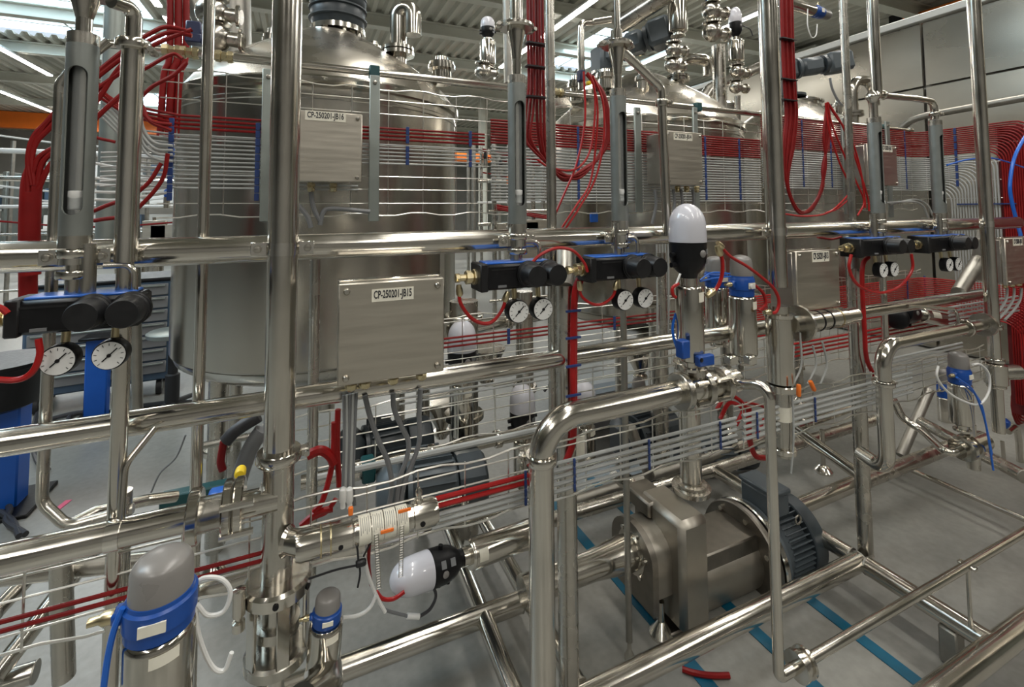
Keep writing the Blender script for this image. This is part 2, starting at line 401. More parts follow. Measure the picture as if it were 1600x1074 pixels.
def nozzle(tt, u, v, Y, r, h, lab=None):
    p = P(u, v, Y=Y); n = tt.part('nozzle', G().lathe(p-V((0, 0, h*.8)), (0, 0, 1), [(0, r*.7), (h*.9, r*.7), (h*.9, r), (h*1.15, r), (h*1.16, r*.9), (h*1.35, r*.9), (h*1.36, r*.4)], 20), M['steel'])
    tt.part('cap', G().lathe(p+V((0, 0, h*.55)), (0, 0, 1), [(0, r*.5), (h*.35, r*.45), (h*.4, .004)], 16), M['bright'], parent=n)
nozzle(t1, 690, 112, 2.5, .075, .09); nozzle(t1, 585, 82, 2.75, .04, .07); nozzle(t1, 425, 70, 2.9, .05, .1)
nozzle(t2, 900, 140, 2.6, .06, .1); nozzle(t2, 945, 125, 2.65, .07, .08); nozzle(t2, 1003, 128, 2.5, .05, .07)
nozzle(t3, 1215, 160, 2.9, .05, .08); nozzle(t3, 1310, 168, 2.8, .05, .08)
for tt, u, v, Y, r in ((t2, 1130, 165, 2.75, .11), (t3, 1245, 160, 2.95, .2), (t2, 880, 150, 2.9, .16)):
    p = P(u, v, Y=Y); mw = tt.part('manway_cover', G().lathe(p-V((0, 0, .05)), (0, 0, 1), [(0, r), (.03, r), (.03, r*1.1), (.045, r*1.1), (.05, r), (.07, r*.8), (.085, r*.4), (.09, .01)], 36), M['bright'])
def drive1(X, Y, z):                      # black bellows-covered drive on the left tank
    t = T('agitator_drive', 'dark agitator drive on a silver ring flange on top of the left tank', 'motor', (X, Y, z)); c = V((X, Y, z)); u = V((0, 0, 1))
    t.part('base_ring', G().lathe(c, u, [(0, .155), (.03, .155), (.03, .12), (.04, .12)], 40), M['bright'])
    for a in range(8):
        a = a*math.pi/4+.2; q = c+V((math.cos(a)*.125, math.sin(a)*.125, .03)); t.part('pillar', G().cyl(q, q+u*.09, .014, n=10), M['steel'])
    t.part('shaft', G().cyl(c+u*.03, c+u*.13, .035), M['steel2'])
    t.part('upper_ring', G().lathe(c+u*.12, u, [(0, .15), (.028, .15), (.03, .11)], 40), M['bright'])
    t.part('gearbox', G().lathe(c+u*.15, u, [(0, .13), (.03, .145), (.1, .15), (.12, .14), (.14, .155), (.3, .155), (.32, .14), (.6, .14)], 28), M['motord'])
    for j in range(3): t.part('rib', G().lathe(c+u*(.19+.06*j), u, [(0, .14), (.006, .16), (.014, .16), (.02, .14)], 28), M['motord'])
drive1(.17, 2.85, P(525, 86, Y=2.85).z)
def gearmotor(name, lab, a, d, L, r, boxy=False):
    """gear box, ribbed motor body, terminal box and fan hood along a -> a+d*L"""
    a = V(a); d = V(d).normalized(); sx, sy = axes(d); upv = V((0, 0, 1)); upv = (upv-d*upv.dot(d)).normalized(); sd = d.cross(upv)
    t = T(name, lab, 'motor', a-V((0, 0, r)))
    AX = (d, sd, upv)
    t.part('gear_housing', G().box(a+d*L*.12, (L*.26, r*1.9, r*2.0), AX, bev=r*.35), M['motor'])
    t.part('adapter_flange', G().lathe(a+d*L*.25, d, [(0, r*.9), (0, r*1.08), (L*.04, r*1.08), (L*.05, r*.9)], 24), M['motor'])
    if boxy:
        b = t.part('motor_body', G().box(a+d*L*.46, (L*.34, r*1.75, r*1.75), AX, bev=r*.45), M['motor'])
        t.part('collar', G().lathe(a+d*L*.62, d, [(0, r*.8), (.0, r*1.0), (L*.05, r*1.0), (L*.05, r*.8)], 24), M['motord'])
        t.part('terminal_box', G().box(a+d*L*.46-sd*r*.9+upv*r*.25, (L*.24, r*.8, r*1.0), AX, bev=r*.1), M['motor'])
        fb = t.part('drive_box', G().box(a+d*L*.83, (L*.34, r*2.1, r*2.1), AX, bev=r*.3), M['motor'])
        t.part('rating_plate', G().box(a+d*L*.85-sd*r*1.055, (L*.22, .006, r*1.2), AX, bev=.001), M['black'], parent=fb)
        t.part('lid_rim', G().box(a+d*L*.85-sd*r*1.04, (L*.27, .006, r*1.5), AX, bev=.002), M['motord'], parent=fb)
        t.part('cable_gland', G().cyl(a+d*L*.46-sd*r*.9-upv*r*.25, a+d*L*.46-sd*r*.9-upv*r*.75, .012, n=10), M['brass'])
        return t
    b = t.part('motor_body', G().lathe(a+d*L*.29, d, [(0, r*.8), (L*.02, r*.86), (L*.4, r*.86), (L*.42, r*.8)], 24), M['motor'])
    for j in range(18):
        q = 2*math.pi*j/18; n_ = upv*math.cos(q)+sd*math.sin(q)
        t.part('cooling_fin', G().box(a+d*L*.5+n_*r*.9, (L*.36, .006, r*.22), (d, d.cross(n_), n_)), M['motor'], parent=b, smooth=False)
    tb = t.part('terminal_box', G().box(a+d*L*.47-sd*r*.95+upv*r*.3, (L*.26, r*.7, r*1.1), AX, bev=r*.12), M['motor'])
    t.part('box_lid', G().box(a+d*L*.47-sd*r*1.34+upv*r*.3, (L*.28, r*.1, r*1.18), AX, bev=r*.04), M['motor'], parent=tb)
    fh = t.part('fan_hood', G().lathe(a+d*L*.72, d, [(0, r*.95), (L*.02, r*.98), (L*.24, r*.98), (L*.27, r*.85), (L*.28, r*.5)], 12), M['motord'], sharp=20)
    t.part('rating_plate', G().box(a+d*L*.86-sd*r*.97, (L*.12, .006, r*.8), AX), M['black'], parent=fh, smooth=False)
    return t
a = P(945, 85, Y=2.85); g2 = gearmotor('agitator_drive', 'blue grey gear motor with square fan hood slanting up over the middle tank', a, P(1052, 46, Y=2.45)-a, .50, .092, boxy=True)
g2.part('gear_column', G().box((a.x, a.y, a.z-.06), (.17, .16, .22), bev=.02), M['motor'])
g2.part('mounting_lantern', G().lathe((a.x, a.y, a.z-.27), (0, 0, 1), [(0, .13), (.02, .13), (.02, .08), (.12, .07), (.12, .1), (.14, .1)], 28), M['steel'])
a = P(1215, 112, Y=2.95); g3 = gearmotor('agitator_drive', 'dark grey gear motor lying above the right tank', a, P(1345, 92, Y=2.62)-a, .66, .088, boxy=True)
g3.part('mounting_lantern', G().lathe((a.x+.1, a.y-.03, a.z-.24), (0, 0, 1), [(0, .14), (.02, .14), (.02, .07), (.14, .07)], 28), M['motord'])
# ================================================================ GENERIC BUILDERS
def clamp(t, p, d, r, w=.022, name='clamp', mat_='steel', parent=None):
    d = V(d).normalized(); g = G().lathe(V(p)-d*w/2, d, [(0, r*1.12), (0, r*1.30), (w*.15, r*1.38), (w*.85, r*1.38), (w, r*1.30), (w, r*1.12)], 26)
    return t.part(name, g, M[mat_], parent=parent)
def wing(t, p, d, side, r, parent=None):      # wing nut of a tri clamp
    d = V(d).normalized(); side = V(side).normalized(); q = V(p)+side*r*1.45
    t.part('wing_nut', G().box(q, (r*.5, .018, .02), (side, d, side.cross(d)), bev=.003).cyl(q+side*r*.1-side.cross(d)*.022, q+side*r*.1+side.cross(d)*.022, .006, n=8), M['steel2'], parent=parent)
def pipe(lab, pts, r, mt='steel', bend=None, n=20, name='pipe', cat='pipe', clamps=(), group=None, k=8):
    pts = [V(p) for p in pts]
    t = T(name, lab, cat, min(pts, key=lambda p: p.z), group)
    t.part('tube', G().tube(pts, r, n, bend=bend if bend else r*2.6, k=k), M[mt])
    for i, f in clamps:
        a, b = pts[i], pts[i+1]; q = a.lerp(b, f); clamp(t, q, b-a, r)
        s_ = (b-a).cross(V((0, 1, 0)));
        if s_.length > .001: wing(t, q, b-a, s_, r)
    return t
def hose(lab, pts, r, mt='red', n=8, name='hose', cat='hose', group=None, kk=6, fit=None):
    pts = [V(p) for p in pts]
    g = G().tube(catmull(pts, kk), r, n)
    if fit is None: return single(name, g, M[mt], lab, cat, group)
    t = T(name, lab, cat, min(pts, key=lambda p: p.z), group); t.part('tube', g, M[mt])
    for e, q in ((pts[0], pts[1]), (pts[-1], pts[-2])):
        d = (q-e).normalized(); t.part('fitting', G().lathe(e-d*.004, d, [(0, r*1.3), (r*3, r*1.9), (r*5, r*1.9), (r*6, r*1.2)], 10), M[fit])
    return t
def dial_gauge(t, c, r, parent=None, ang=.8, n=(0, -1, 0)):
    c = V(c); n = V(n).normalized(); rgt = V((0, 0, 1)).cross(n)*1; upv = V((0, 0, 1))
    b = t.part('pressure_gauge', G().lathe(c-n*-.0, -n, [(-.004, r*.96), (0, r), (.022, r), (.026, r*.7), (.03, r*.4)], 32), M['black'], parent=parent)
    t.part('dial', G().lathe(c+n*.0045, n, [(0, r*.9), (.0015, r*.9)], 32), M['dial'], parent=parent)
    g = G(); right = rgt.normalized()
    for k in range(11):
        a = math.radians(225-27*k); dd = right*math.cos(a)+upv*math.sin(a); tt_ = right*-math.sin(a)+upv*math.cos(a)
        g.box(c+n*.0066+dd*r*.74, (r*.16, r*.035, .0006), (dd, tt_, n))
    t.part('scale_marks', g, M['ink'], parent=parent, smooth=False)
    dd = right*math.cos(ang)+upv*math.sin(ang)
    t.part('needle', G().box(c+n*.0075+dd*r*.08, (r*1.15, r*.075, .001), (dd, n.cross(dd), n)).lathe(c+n*.006, n, [(0, r*.13), (.003, r*.1)], 14), M['black'], parent=parent)
def regulator(lab, X, z, Y=1.19, w=.215, h=.068, d=.075, kr=.031, gr=.031, gx=(.02, .105), gz=-.095, swap=False):
    """black twin air regulator: block with blue cover, brass inlet at left, two knobs, two gauges hanging below"""
    c = V((X, Y, z)); t = T('air_regulator', lab, 'regulator', c-V((0, 0, h/2)))
    t.part('body', G().box(c, (w, d, h), bev=.006), M['black'])
    t.part('end_plate', G().box(c-V((w/2-.004, .0, 0)), (.022, d+.006, h+.006), bev=.003), M['knob'])
    t.part('blue_cover', G().box(c+V((.0, .004, h/2+.002)), (w-.03, d-.01, .006), bev=.002), M['bluetop'])
    t.part('seam', G().box(c+V((-.005, -d/2-.0004, 0)), (.003, .003, h-.01)).box(c+V((-.05, -d/2-.0004, h*.3)), (.07, .002, .004)), M['knob'], smooth=False)
    t.part('lettering_plate', G().box(c+V((-.055, -d/2-.001, -h*.36)), (.024, .002, .006)), M['cable'], smooth=False)
    for dx in (.022, .082):
        k = t.part('knob', G().lathe(c+V((dx, -d/2, .004)), (0, -1, 0), [(-.006, kr*1.08), (.012, kr*1.08), (.014, kr*.98), (.05, kr*.94), (.056, kr*.86), (.057, .004)], 30), M['knob'])
        t.part('knob_collar', G().lathe(c+V((dx, -d/2+.001, .004)), (0, -1, 0), [(0, kr*1.16), (.007, kr*1.16), (.01, kr)], 30), M['black'], parent=k)
    a = c-V((w/2, 0, 0)); L = V((-1, 0, 0))
    t.part('inlet_fitting', G().lathe(a, L, [(0, .012), (.004, .021), (.014, .021), (.016, .013), (.02, .013), (.021, .018), (.034, .018), (.036, .009), (.05, .009), (.052, .012), (.062, .012), (.064, .004)], 8), M['brass'], sharp=25)
    for i, gx_ in enumerate(gx):
        q = c+V((gx_, -.028, gz))
        t.part('gauge_stem', G().tube([q+V((0, .022, 0)), c+V((gx_, .0, -h/2))], .007, 10), M['brass'])
        dial_gauge(t, q, gr)
    t.part('feed_bend', G().tube([c+V((.025, 0, h/2+.055)), c+V((.075, 0, h/2+.055)), c+V((.075, 0, h/2))], .0065, 10, bend=.022), M['steel'])
    t.part('feed_stem', G().cyl(c+V((-.0, 0, h/2)), c+V((0, 0, h/2+.10)), .014), M['steel2'])
    return t
def sight(lab, X, Y, z1, z2, zs1, zs2, zf, top=None, r=.0255):
    """grey slotted sleeve with a glass tube and white float inside; slot faces the aisle"""
    t = T('level_gauge', lab, 'gauge', (X, Y, z1)); g = G(); n = 56
    hw = math.radians(39); rr = r*math.sin(hw)
    # a grid whose columns are aimed so the slot edge is smooth
    zsl = [z1, zs1]+[zs1+rr*(1-math.cos(math.pi/2*k/6)) for k in range(1, 7)]+[zs2-rr*(1-math.cos(math.pi/2*k/6)) for k in range(6, -1, -1)]+[z2]
    for layer, R in ((0, r), (1, r-.003)):
        base = len(g.v)
        for z in zsl:
            if z <= zs1 or z >= zs2: h_ = 0.001
            elif z < zs1+rr: h_ = math.asin(min(1, math.sqrt(max(0, rr*rr-(zs1+rr-z)**2))/r))
            elif z > zs2-rr: h_ = math.asin(min(1, math.sqrt(max(0, rr*rr-(z-zs2+rr)**2))/r))
            else: h_ = hw
            for j in range(n+1):
                a = -math.pi/2+h_+(2*math.pi-2*h_)*j/n; g.v.append(V((X+R*math.cos(a), Y+R*math.sin(a), z)))
        for i in range(len(zsl)-1):
            for j in range(n): q = base+i*(n+1)+j; g.f.append((q, q+1, q+n+2, q+n+1))
            if i == 0 or i == len(zsl)-2: g.f.append((base+i*(n+1)+n, base+i*(n+1), base+(i+1)*(n+1), base+(i+1)*(n+1)+n))
    m_ = len(zsl)*(n+1)
    for i in range(1, len(zsl)-2):
        for j in (0, n): q = i*(n+1)+j; g.f.append((q, q+n+1, m_+q+n+1, m_+q))
    t.part('sleeve', g, M['gauge'], sharp=50)
    t.part('glass_tube', G().cyl((X, Y, z1+.01), (X, Y, z2-.005), r*.56, n=20), M['glass'])
    t.part('reflection_rod', G().cyl((X+.001, Y+.006, z1+.01), (X+.001, Y+.006, z2-.005), r*.40, n=18), M['bright'])  # bright rod added inside the glass to stand for its reflected streaks
    t.part('float', G().lathe((X, Y-.004, zf), (0, 0, 1), [(0, r*.3), (.002, r*.4), (.022, r*.4), (.026, r*.5), (.036, r*.5), (.038, r*.3)], 18), M['float'])
    t.part('top_collar', G().lathe((X, Y, z2-.001), (0, 0, 1), [(0, r*1.0), (.024, r*1.0), (.024, r*.55)], 28), M['steel2'])
    t.part('bottom_collar', G().lathe((X, Y, z1-.024), (0, 0, 1), [(0, r*.8), (0, r*1.02), (.024, r*1.02)], 28), M['steel2'])
    t.part('lower_stem', G().cyl((X, Y, z1-.13), (X, Y, z1-.02), .013), M['steel'])
    for zz in (z1-.035, z1-.075): clamp(t, (X, Y, zz), (0, 0, 1), .02, .016)
    if top: top(t, X, Y, z2+.022)
    return t
def saddle(t, X, Yp, z, r, parent=None):    # strap of bright sheet round an upright with a bolted ear on each side
    g = G().lathe((X, Yp, z-.014), (0, 0, 1), [(0, r), (0, r*1.07), (.028, r*1.07), (.028, r)], 30)
    for sgn in (-1, 1): g.box((X+sgn*(r+.016), Yp+.004, z), (.034, .004, .03), bev=.001)
    s = t.part('clamp_strap', g, M['bright'])
    for sgn in (-1, 1): t.part('bolt', G().lathe((X+sgn*(r+.019), Yp+.002, z), (0, -1, 0), [(0, .009), (.004, .009), (.004, .0065), (.008, .006), (.009, .002)], 10), M['steel2'], parent=s)
def valve(lab, a, b, c, r, rh, style='dome', name='valve', mt='steel', band=None, group=None, labelplate=True, tube=None):
    """steel cylinder a->b, head b->c. dome: neck, black bowl, white dome.  cap: blue band, smoky cap."""
    a, b, c = V(a), V(b), V(c); d = (b-a).normalized(); L = (b-a).length; Hh = (c-b).length
    t = T(name, lab, 'valve', a if a.z < c.z else c, group)
    t.part('cylinder', G().lathe(a, d, [(0, r*.9), (.003, r*.98), (.01, r), (L-.01, r), (L-.003, r*.97), (L, r*.9)], 32), M[mt])
    t.part('lower_neck', G().lathe(a-d*.03, d, [(0, r*.75), (.008, r*.75), (.009, r*.5), (.03, r*.5)], 24), M['steel'])
    # away from the camera frame: a side vector
    sd = V((0, -1, 0)); sd = (sd-d*sd.dot(d)).normalized(); s2 = d.cross(sd)
    if labelplate:
        g = G(); base = 0; n = 8
        for i in range(n+1):
            a_ = -.75+.8*i/n; v_ = sd*math.cos(a_)+s2*math.sin(a_)*(-1)
            g.v += [a+d*(L*.80)+v_*(r+.0008), a+d*(L*.93)+v_*(r+.0008)]
        g.f = [(2*i, 2*i+1, 2*i+3, 2*i+2) for i in range(n)]
        t.part('sticker', g, M['cream'])
    if style == 'dome':
        t.part('neck', G().lathe(b-d*.001, d, [(0, r*.62), (Hh*.10, r*.62)], 24), M['steel'])
        hb = b+d*Hh*.08
        bw = t.part('black_bowl', G().lathe(hb, d, [(0, rh*.42), (Hh*.06, rh*.5), (Hh*.07, rh*.52), (Hh*.12, rh*.74), (Hh*.19, rh*.9), (Hh*.27, rh*.98), (Hh*.42, rh*1.0), (Hh*.44, rh)], 36), M['black'])
        t.part('grey_button', G().lathe(hb+d*Hh*.32+(sd*.95+s2*.1)*rh*.93, sd, [(0, rh*.2), (rh*.12, rh*.2), (rh*.18, rh*.12)], 16), M['cap'], parent=bw)
        for q in (-.6, ):
            vv = sd*math.cos(q)+s2*math.sin(-q)
            for e in (.22, .34): t.part('sticker', G().box(hb+d*Hh*e+vv*rh*.99, (rh*.4, .002, Hh*.06), (vv.cross(d), vv, d)), M['cable'], parent=bw, smooth=False)
        for q, e in ((s2, .32), (-s2, .30), (-s2, .18)): t.part('port', G().cyl(hb+d*Hh*e+q*rh*.85, hb+d*Hh*e+q*rh*1.2, rh*.14, n=12), M['black'], parent=bw)
        k = hb+d*Hh*.45; hd = Hh*.47
        t.part('white_dome', G().lathe(k, d, [(0, rh*1.0), (.002, rh*1.01), (hd*.42, rh*.98)]+[(hd*(.42+.58*math.sin(x*math.pi/16)), rh*.98*math.cos(x*math.pi/16)) for x in range(1, 9)], 40), M['dome'])
    else:
        t.part('blue_band', G().lathe(b, d, [(0, rh*.9), (.003, rh), (Hh*.16, rh*1.0), (Hh*.17, rh*1.06), (Hh*.42, rh*1.06), (Hh*.45, rh*.98), (Hh*.5, rh*.96)], 32), M['blue'])
        bb = t.part('side_port', G().box(b+d*Hh*.3+s2*rh*-1.05, (rh*.5, rh*.6, Hh*.18), (s2, sd, d), bev=.004), M['blue'])
        t.part('port_nut', G().lathe(b+d*Hh*.3-s2*rh*1.25, -s2, [(0, rh*.22), (rh*.3, rh*.22), (rh*.4, rh*.14), (rh*.7, rh*.14)], 10), M['brass'], parent=bb)
        t.part('white_sticker', G().box(b+d*Hh*.28+sd*rh*1.06, (rh*.75, .003, Hh*.14), (s2, sd, d)), M['cream'], smooth=False)
        hd = Hh*.52; k = b+d*Hh*.48
        t.part('smoky_cap', G().lathe(k, d, [(0, rh*.93), (hd*.66, rh*.90), (hd*.72, rh*.86)]+[(hd*(.72+.28*math.sin(x*math.pi/16)), rh*.86*math.cos(x*math.pi/16)) for x in range(1, 9)], 36), M['cap'])
    return t
def jbox(lab, x0, x1, z0, z1, yf, yb, text, lx, lz, lw=.11, lh=.032, glands=(), screws=((0, 0), (1, 0), (1, 1), (0, 1)), backplate=True, group=None):
    t = T('junction_box', lab, 'electrical box', ((x0+x1)/2, yb, z0)); w_, h_ = x1-x0, z1-z0
    t.part('housing', G().box(((x0+x1)/2, (yf+.018+yb)/2, (z0+z1)/2), (w_-.012, yb-yf-.018, h_-.012), bev=.006), M['boxside'])
    t.part('cover', G().box(((x0+x1)/2, yf+.009, (z0+z1)/2), (w_, .018, h_), bev=.003), M['box'])
    if backplate: t.part('rain_lip', G().box(((x0+x1)/2, yf+.045, z1+.001), (w_*.97, .03, .005), bev=.001), M['bright'])
    for i, j in screws:
        t.part('cover_screw', G().lathe((x0+.017+i*(w_-.034), yf, z0+.017+j*(h_-.034)), (0, -1, 0), [(0, .0075), (.005, .0075), (.009, .005), (.0095, .002)], 12), M['steel2'])
    p = t.part('label_plate', G().box((lx, yf-.0008, lz), (lw, .0016, lh)), M['cream'], smooth=False)
    if text: text_mesh(text, lh*.86, M['ink'], V((lx, yf-.0018, lz+lh*.04)), V((1, 0, 0)), V((0, 0, 1)), t.b, p, fitw=lw*.9)
    for gx in glands:
        gl = t.part('cable_gland', G().lathe((gx, (yf+yb)/2, z0), (0, 0, -1), [(0, .011), (.006, .0145), (.014, .0145), (.015, .011), (.02, .0135), (.03, .0125), (.034, .008)], 8), M['brass'], sharp=25)
    return t
# ================================================================ FRONT PIPE RACK
YR = 1.25
def railx(lab, u0, v0, u1, v1, Y, r, mt='steel', ext0=0, ext1=0, cap=False, cat='rail', name='rack_rail'):
    a, b = P(u0, v0, Y=Y), P(u1, v1, Y=Y); z = (a.z+b.z)/2; a.z = b.z = z; a.x -= ext0; b.x += ext1
    t = T(name, lab, cat, a-V((0, 0, r))); t.part('tube', G().tube([a, b], r, 28), M[mt])
    if cap: t.part('end_cap', G().lathe(b, (1, 0, 0), [(-.004, r*1.02), (.004, r*1.02), (.012, r*.85), (.016, r*.4)], 26), M['bright'])
    return t, z
top_rail, ZTR = railx('long thick upper rail running across the whole front rack', 0, 408, 1588, 346, YR, .031, ext0=.5, cap=True)
low_rail, ZLR = railx('lower horizontal rail running behind the box marked JB15', 0, 694, 1040, 534, YR+.02, .026, ext0=.5, ext1=.02)
X2 = P(1550, 458, Y=YR+.02).x
t = T('rack_rail', 'lower horizontal rail at the right behind the elbowed pipe', 'rail', (1.14, YR, ZLR))
t.part('tube', G().tube([(1.13, YR+.02, ZLR), (X2, YR+.02, ZLR)], .026, 24), M['steel'])
def upright(lab, u, v, Y, r, z0, z1, mt='steel', n=24, feet=False, name='upright_pipe', cat='pipe', strap=None, rings=()):
    X = P(u, v, Y=Y).x; t = T(name, lab, cat, (X, Y, z0)); t.part('tube', G().tube([(X, Y, z0), (X, Y, z1)], r, n), M[mt])
    if strap: saddle(t, X, Y, strap, r)
    for z in rings: clamp(t, (X, Y, z), (0, 0, 1), r, .03, 'ring_clamp')
    if feet: t.part('foot', G().lathe((X, Y, 0), (0, 0, 1), [(0, r*1.6), (.01, r*1.6), (.03, r*.7), (max(z0, .04), r*.6)], 20), M['steel'])
    return t, X
p1, XP1 = upright('thickest upright pipe at left, strapped to the upper rail in front of the large tank', 442, 400, 1.18, .0315, .98, 2.6, strap=ZTR+.003)
p2, XP2 = upright('thick upright pipe with shiny strap beside the blue banded valve in the middle', 1212, 360, 1.18, .033, 1.32, 2.9, strap=ZTR+.003)
p3, XP3 = upright('rightmost thick upright pipe, strapped to the upper rail near its end', 1542, 352, 1.18, .027, 1.02, 3.1, strap=ZTR+.003)
fr, XF = upright('slim frame post behind the upper rail, left of the second slotted gauge pair', 862, 340, 1.31, .0155, .9, 2.9, 'steel2', name='frame_post', cat='post')
upright('slim upright tube standing in front of the large tank left edge', 318, 340, 1.34, .0125, .42, 2.7, 'steel', name='frame_post', cat='post')
upright('thin upright tube in front of the right tank, leaning past the long red hoses', 1328, 250, 1.32, .016, ZTR-.02, 3.0, 'steel2', name='frame_post', cat='post')
upright('thin dull tube dropping behind the second pair of regulators to the floor', 974, 500, 1.45, .0115, .06, 1.52, 'dull', feet=True)
# mitred posts that lean back under the upper rail
def mitre(lab, u, v, Y, z0, zk, dx, dy, zt, r):
    X = P(u, v, Y=Y).x; t = T('frame_post', lab, 'post', (X, Y, z0))
    t.part('tube', G().tube([(X, Y, z0), (X, Y, zk)], r, 24), M['steel2']); t.part('slanted_arm', G().tube([(X, Y, zk-.012), (X+dx, Y+dy, zt)], r*.97, 24), M['dull'])
    t.part('base_weld', G().lathe((X, Y, z0-.002), (0, 0, 1), [(0, r*1.08), (.006, r*1.02)], 20), M['bright']); return X
XM = mitre('frame post with slanted top arm beside the bright red vertical hose', 886, 800, 1.27, .16, P(884, 445, Y=1.27).z, .07, .12, 1.47, .030)
XC = mitre('frame post rising from the corner of the base frame at right', 1348, 760, 1.275, .16, P(1346, 455, Y=1.27).z+.1, .03, .03, 1.52, .028)
g = G().tube([P(1540, 352, Y=1.34), P(1530, 405, Y=1.34), P(1498, 458, Y=1.29)], .032, 20, bend=.05); single('slanted_brace', g, M['dull'], 'broad slanted brace between upper and lower rail beside the rightmost upright pipe', 'brace')
# straps where gauges meet the rail
# ---- base frame (d 70 mm tubes, welded)
def beam(lab, a, b, r=.034, mt='steel', name='base_rail'):
    a, b = V(a), V(b); d = (b-a).normalized(); t = T(name, lab, 'rail', a-V((0, 0, r)))
    t.part('tube', G().tube([a, b], r, 28), M[mt])
    for q in (a, b): t.part('weld_seam', G().lathe(q-d*.003, d, [(0, r*1.0), (.001, r*1.035), (.005, r*1.035), (.006, r*1.0)], 26), M['dull'])
    return t
ZB_ = .15; XB = P(1345, 878, Z=.15).x
beam('front base rail of the pump frame, running to the corner post', (XM-.03, 1.27, ZB_), (XB, 1.27, ZB_))
beam('base cross rail from the corner post towards the aisle', (XB, 1.24, ZB_), (XB, .855, ZB_))
beam('base cross rail behind the pump motor, running back from the corner post', (XB, 1.30, ZB_), (XB, 2.0, ZB_), .032)
beam('nearest base rail, cut off by the lower right picture corner', (1.35, .85, ZB_), (4.2, .85, ZB_), .036)
beam('rear base rail running behind the pump at the right', (1.0, 2.02, ZB_), (3.6, 2.02, ZB_), .032, 'steel2')
beam('rear left base rail passing below the lying white domed valve', (-1.3, 1.66, ZB_), (.76, 1.66, ZB_))
beam('base cross rail left of the tall elbow riser, nearest of two', (.60, 1.24, ZB_), (.63, 2.2, ZB_), .03)
beam('base cross rail left of the tall elbow riser, second of two', (.79, 1.30, ZB_), (.80, 2.4, ZB_), .03)
beam('base rail at the bottom left crossing under the front header pipe', (-1.3, 2.05, ZB_), (-.75, 2.05, ZB_), .03, 'steel2')
a = P(-10, 1060, Z=.2); b = P(165, 835, Z=.42)
beam('slanted brace tube at the bottom left corner', a, b, .028, name='slanted_brace')
beam('upper slanted brace tube at the left picture edge', P(-10, 960, Y=1.7), P(95, 850, Y=1.9), .02, name='slanted_brace')
t = T('floor_support', 'square bare steel leg under the base cross rail at lower right', 'leg', (XB-.01, .95, 0)); t.part('post', G().box((XB-.005, .97, .062), (.055, .055, .124), bev=.006), M['dull'])
# far frame to the right rear (rails on the floor level beyond the pump)
a = P(1265, 690, Z=.28); b = P(1352, 745, Z=.28)
beam('cross rail sloping down behind the corner post, carrying a round foot', P(1238, 668, Z=.28), P(1350, 748, Z=.28), .03, name='rear_rail')
beam('thin rail across the floor between corner post and right picture edge', P(1395, 722, Z=.1), P(1605, 814, Z=.1), .013, name='floor_rail')
beam('rear floor rail ending at the corner post, behind the motor', P(1228, 800, Z=.16), P(1345, 752, Z=.16), .036, name='rear_rail')
beam('rear floor rail running right from the corner post under the blue tube', P(1350, 752, Z=.2), P(1480, 700, Z=.2), .036, 'steel2', name='rear_rail')
beam('low rear rail behind the right hand standing valve', P(1440, 660, Z=.34), P(1600, 745, Z=.34), .03, 'steel2', name='rear_rail')
beam('slanting strut down to the rear floor rail left of the right hand valve', P(1452, 610, Y=1.75), P(1408, 712, Y=1.75), .028, 'dull', name='slanted_strut')
p_ = P(1287, 738, Z=0); t = T('levelling_foot', 'round shiny levelling foot on the floor left of the corner post', 'foot', p_)
t.part('disc', G().lathe(p_, (0, 0, 1), [(0, .05), (.012, .05), (.03, .035), (.045, .015)], 28), M['bright']); t.part('spindle', G().cyl(p_+V((0, 0, .04)), p_+V((0, 0, .25)), .013), M['steel'])
p_ = P(1034, 992, Z=0); t = T('levelling_foot', 'shiny conical levelling foot under the pump housing', 'foot', p_)
t.part('disc', G().lathe(p_, (0, 0, 1), [(0, .045), (.01, .046), (.04, .022), (.05, .014)], 28), M['bright']); t.part('spindle', G().cyl(p_+V((0, 0, .04)), p_+V((0, 0, .12)), .012), M['steel'])
# ---- long thin drain tube in the aisle foreground
z_ = P(1240, 1045, Y=.9).z; XD = P(1216, 1045, Y=.9).x
XDT = P(1203, 640, Y=.9).x
XD = (XD+XDT)/2
t = pipe('slim tube dropping from the valve, bending above the floor and running to the right', [P(1150, 592, Y=1.08), (XD-.02, .98, P(1195, 592, Y=.98).z), (XD, .9, P(1203, 600, Y=.9).z), (XD, .9, z_), (XD+.03, .9, z_), (4.0, .9, z_)], .0135, 'steel', bend=.045)
q = V((XD+.075, .9, z_)); clamp(t, q, (1, 0, 0), .0155, .014); clamp(t, q+V((.018, 0, 0)), (1, 0, 0), .0175, .014)
t.part('flange', G().lathe(q, (1, 0, 0), [(-.01, .014), (-.008, .036), (.004, .036), (.006, .03), (.02, .03), (.022, .036), (.03, .036), (.032, .016)], 30), M['steel'])
sx_ = P(1512, 890, Y=.9).x
t.part('support_post', G().cyl((sx_, .9, .185), (sx_, .9, z_-.01), .006, n=12), M['steel']); t.part('support_clamp', G().box((sx_, .9, z_+.0), (.022, .05, .012), bev=.003), M['steel'])
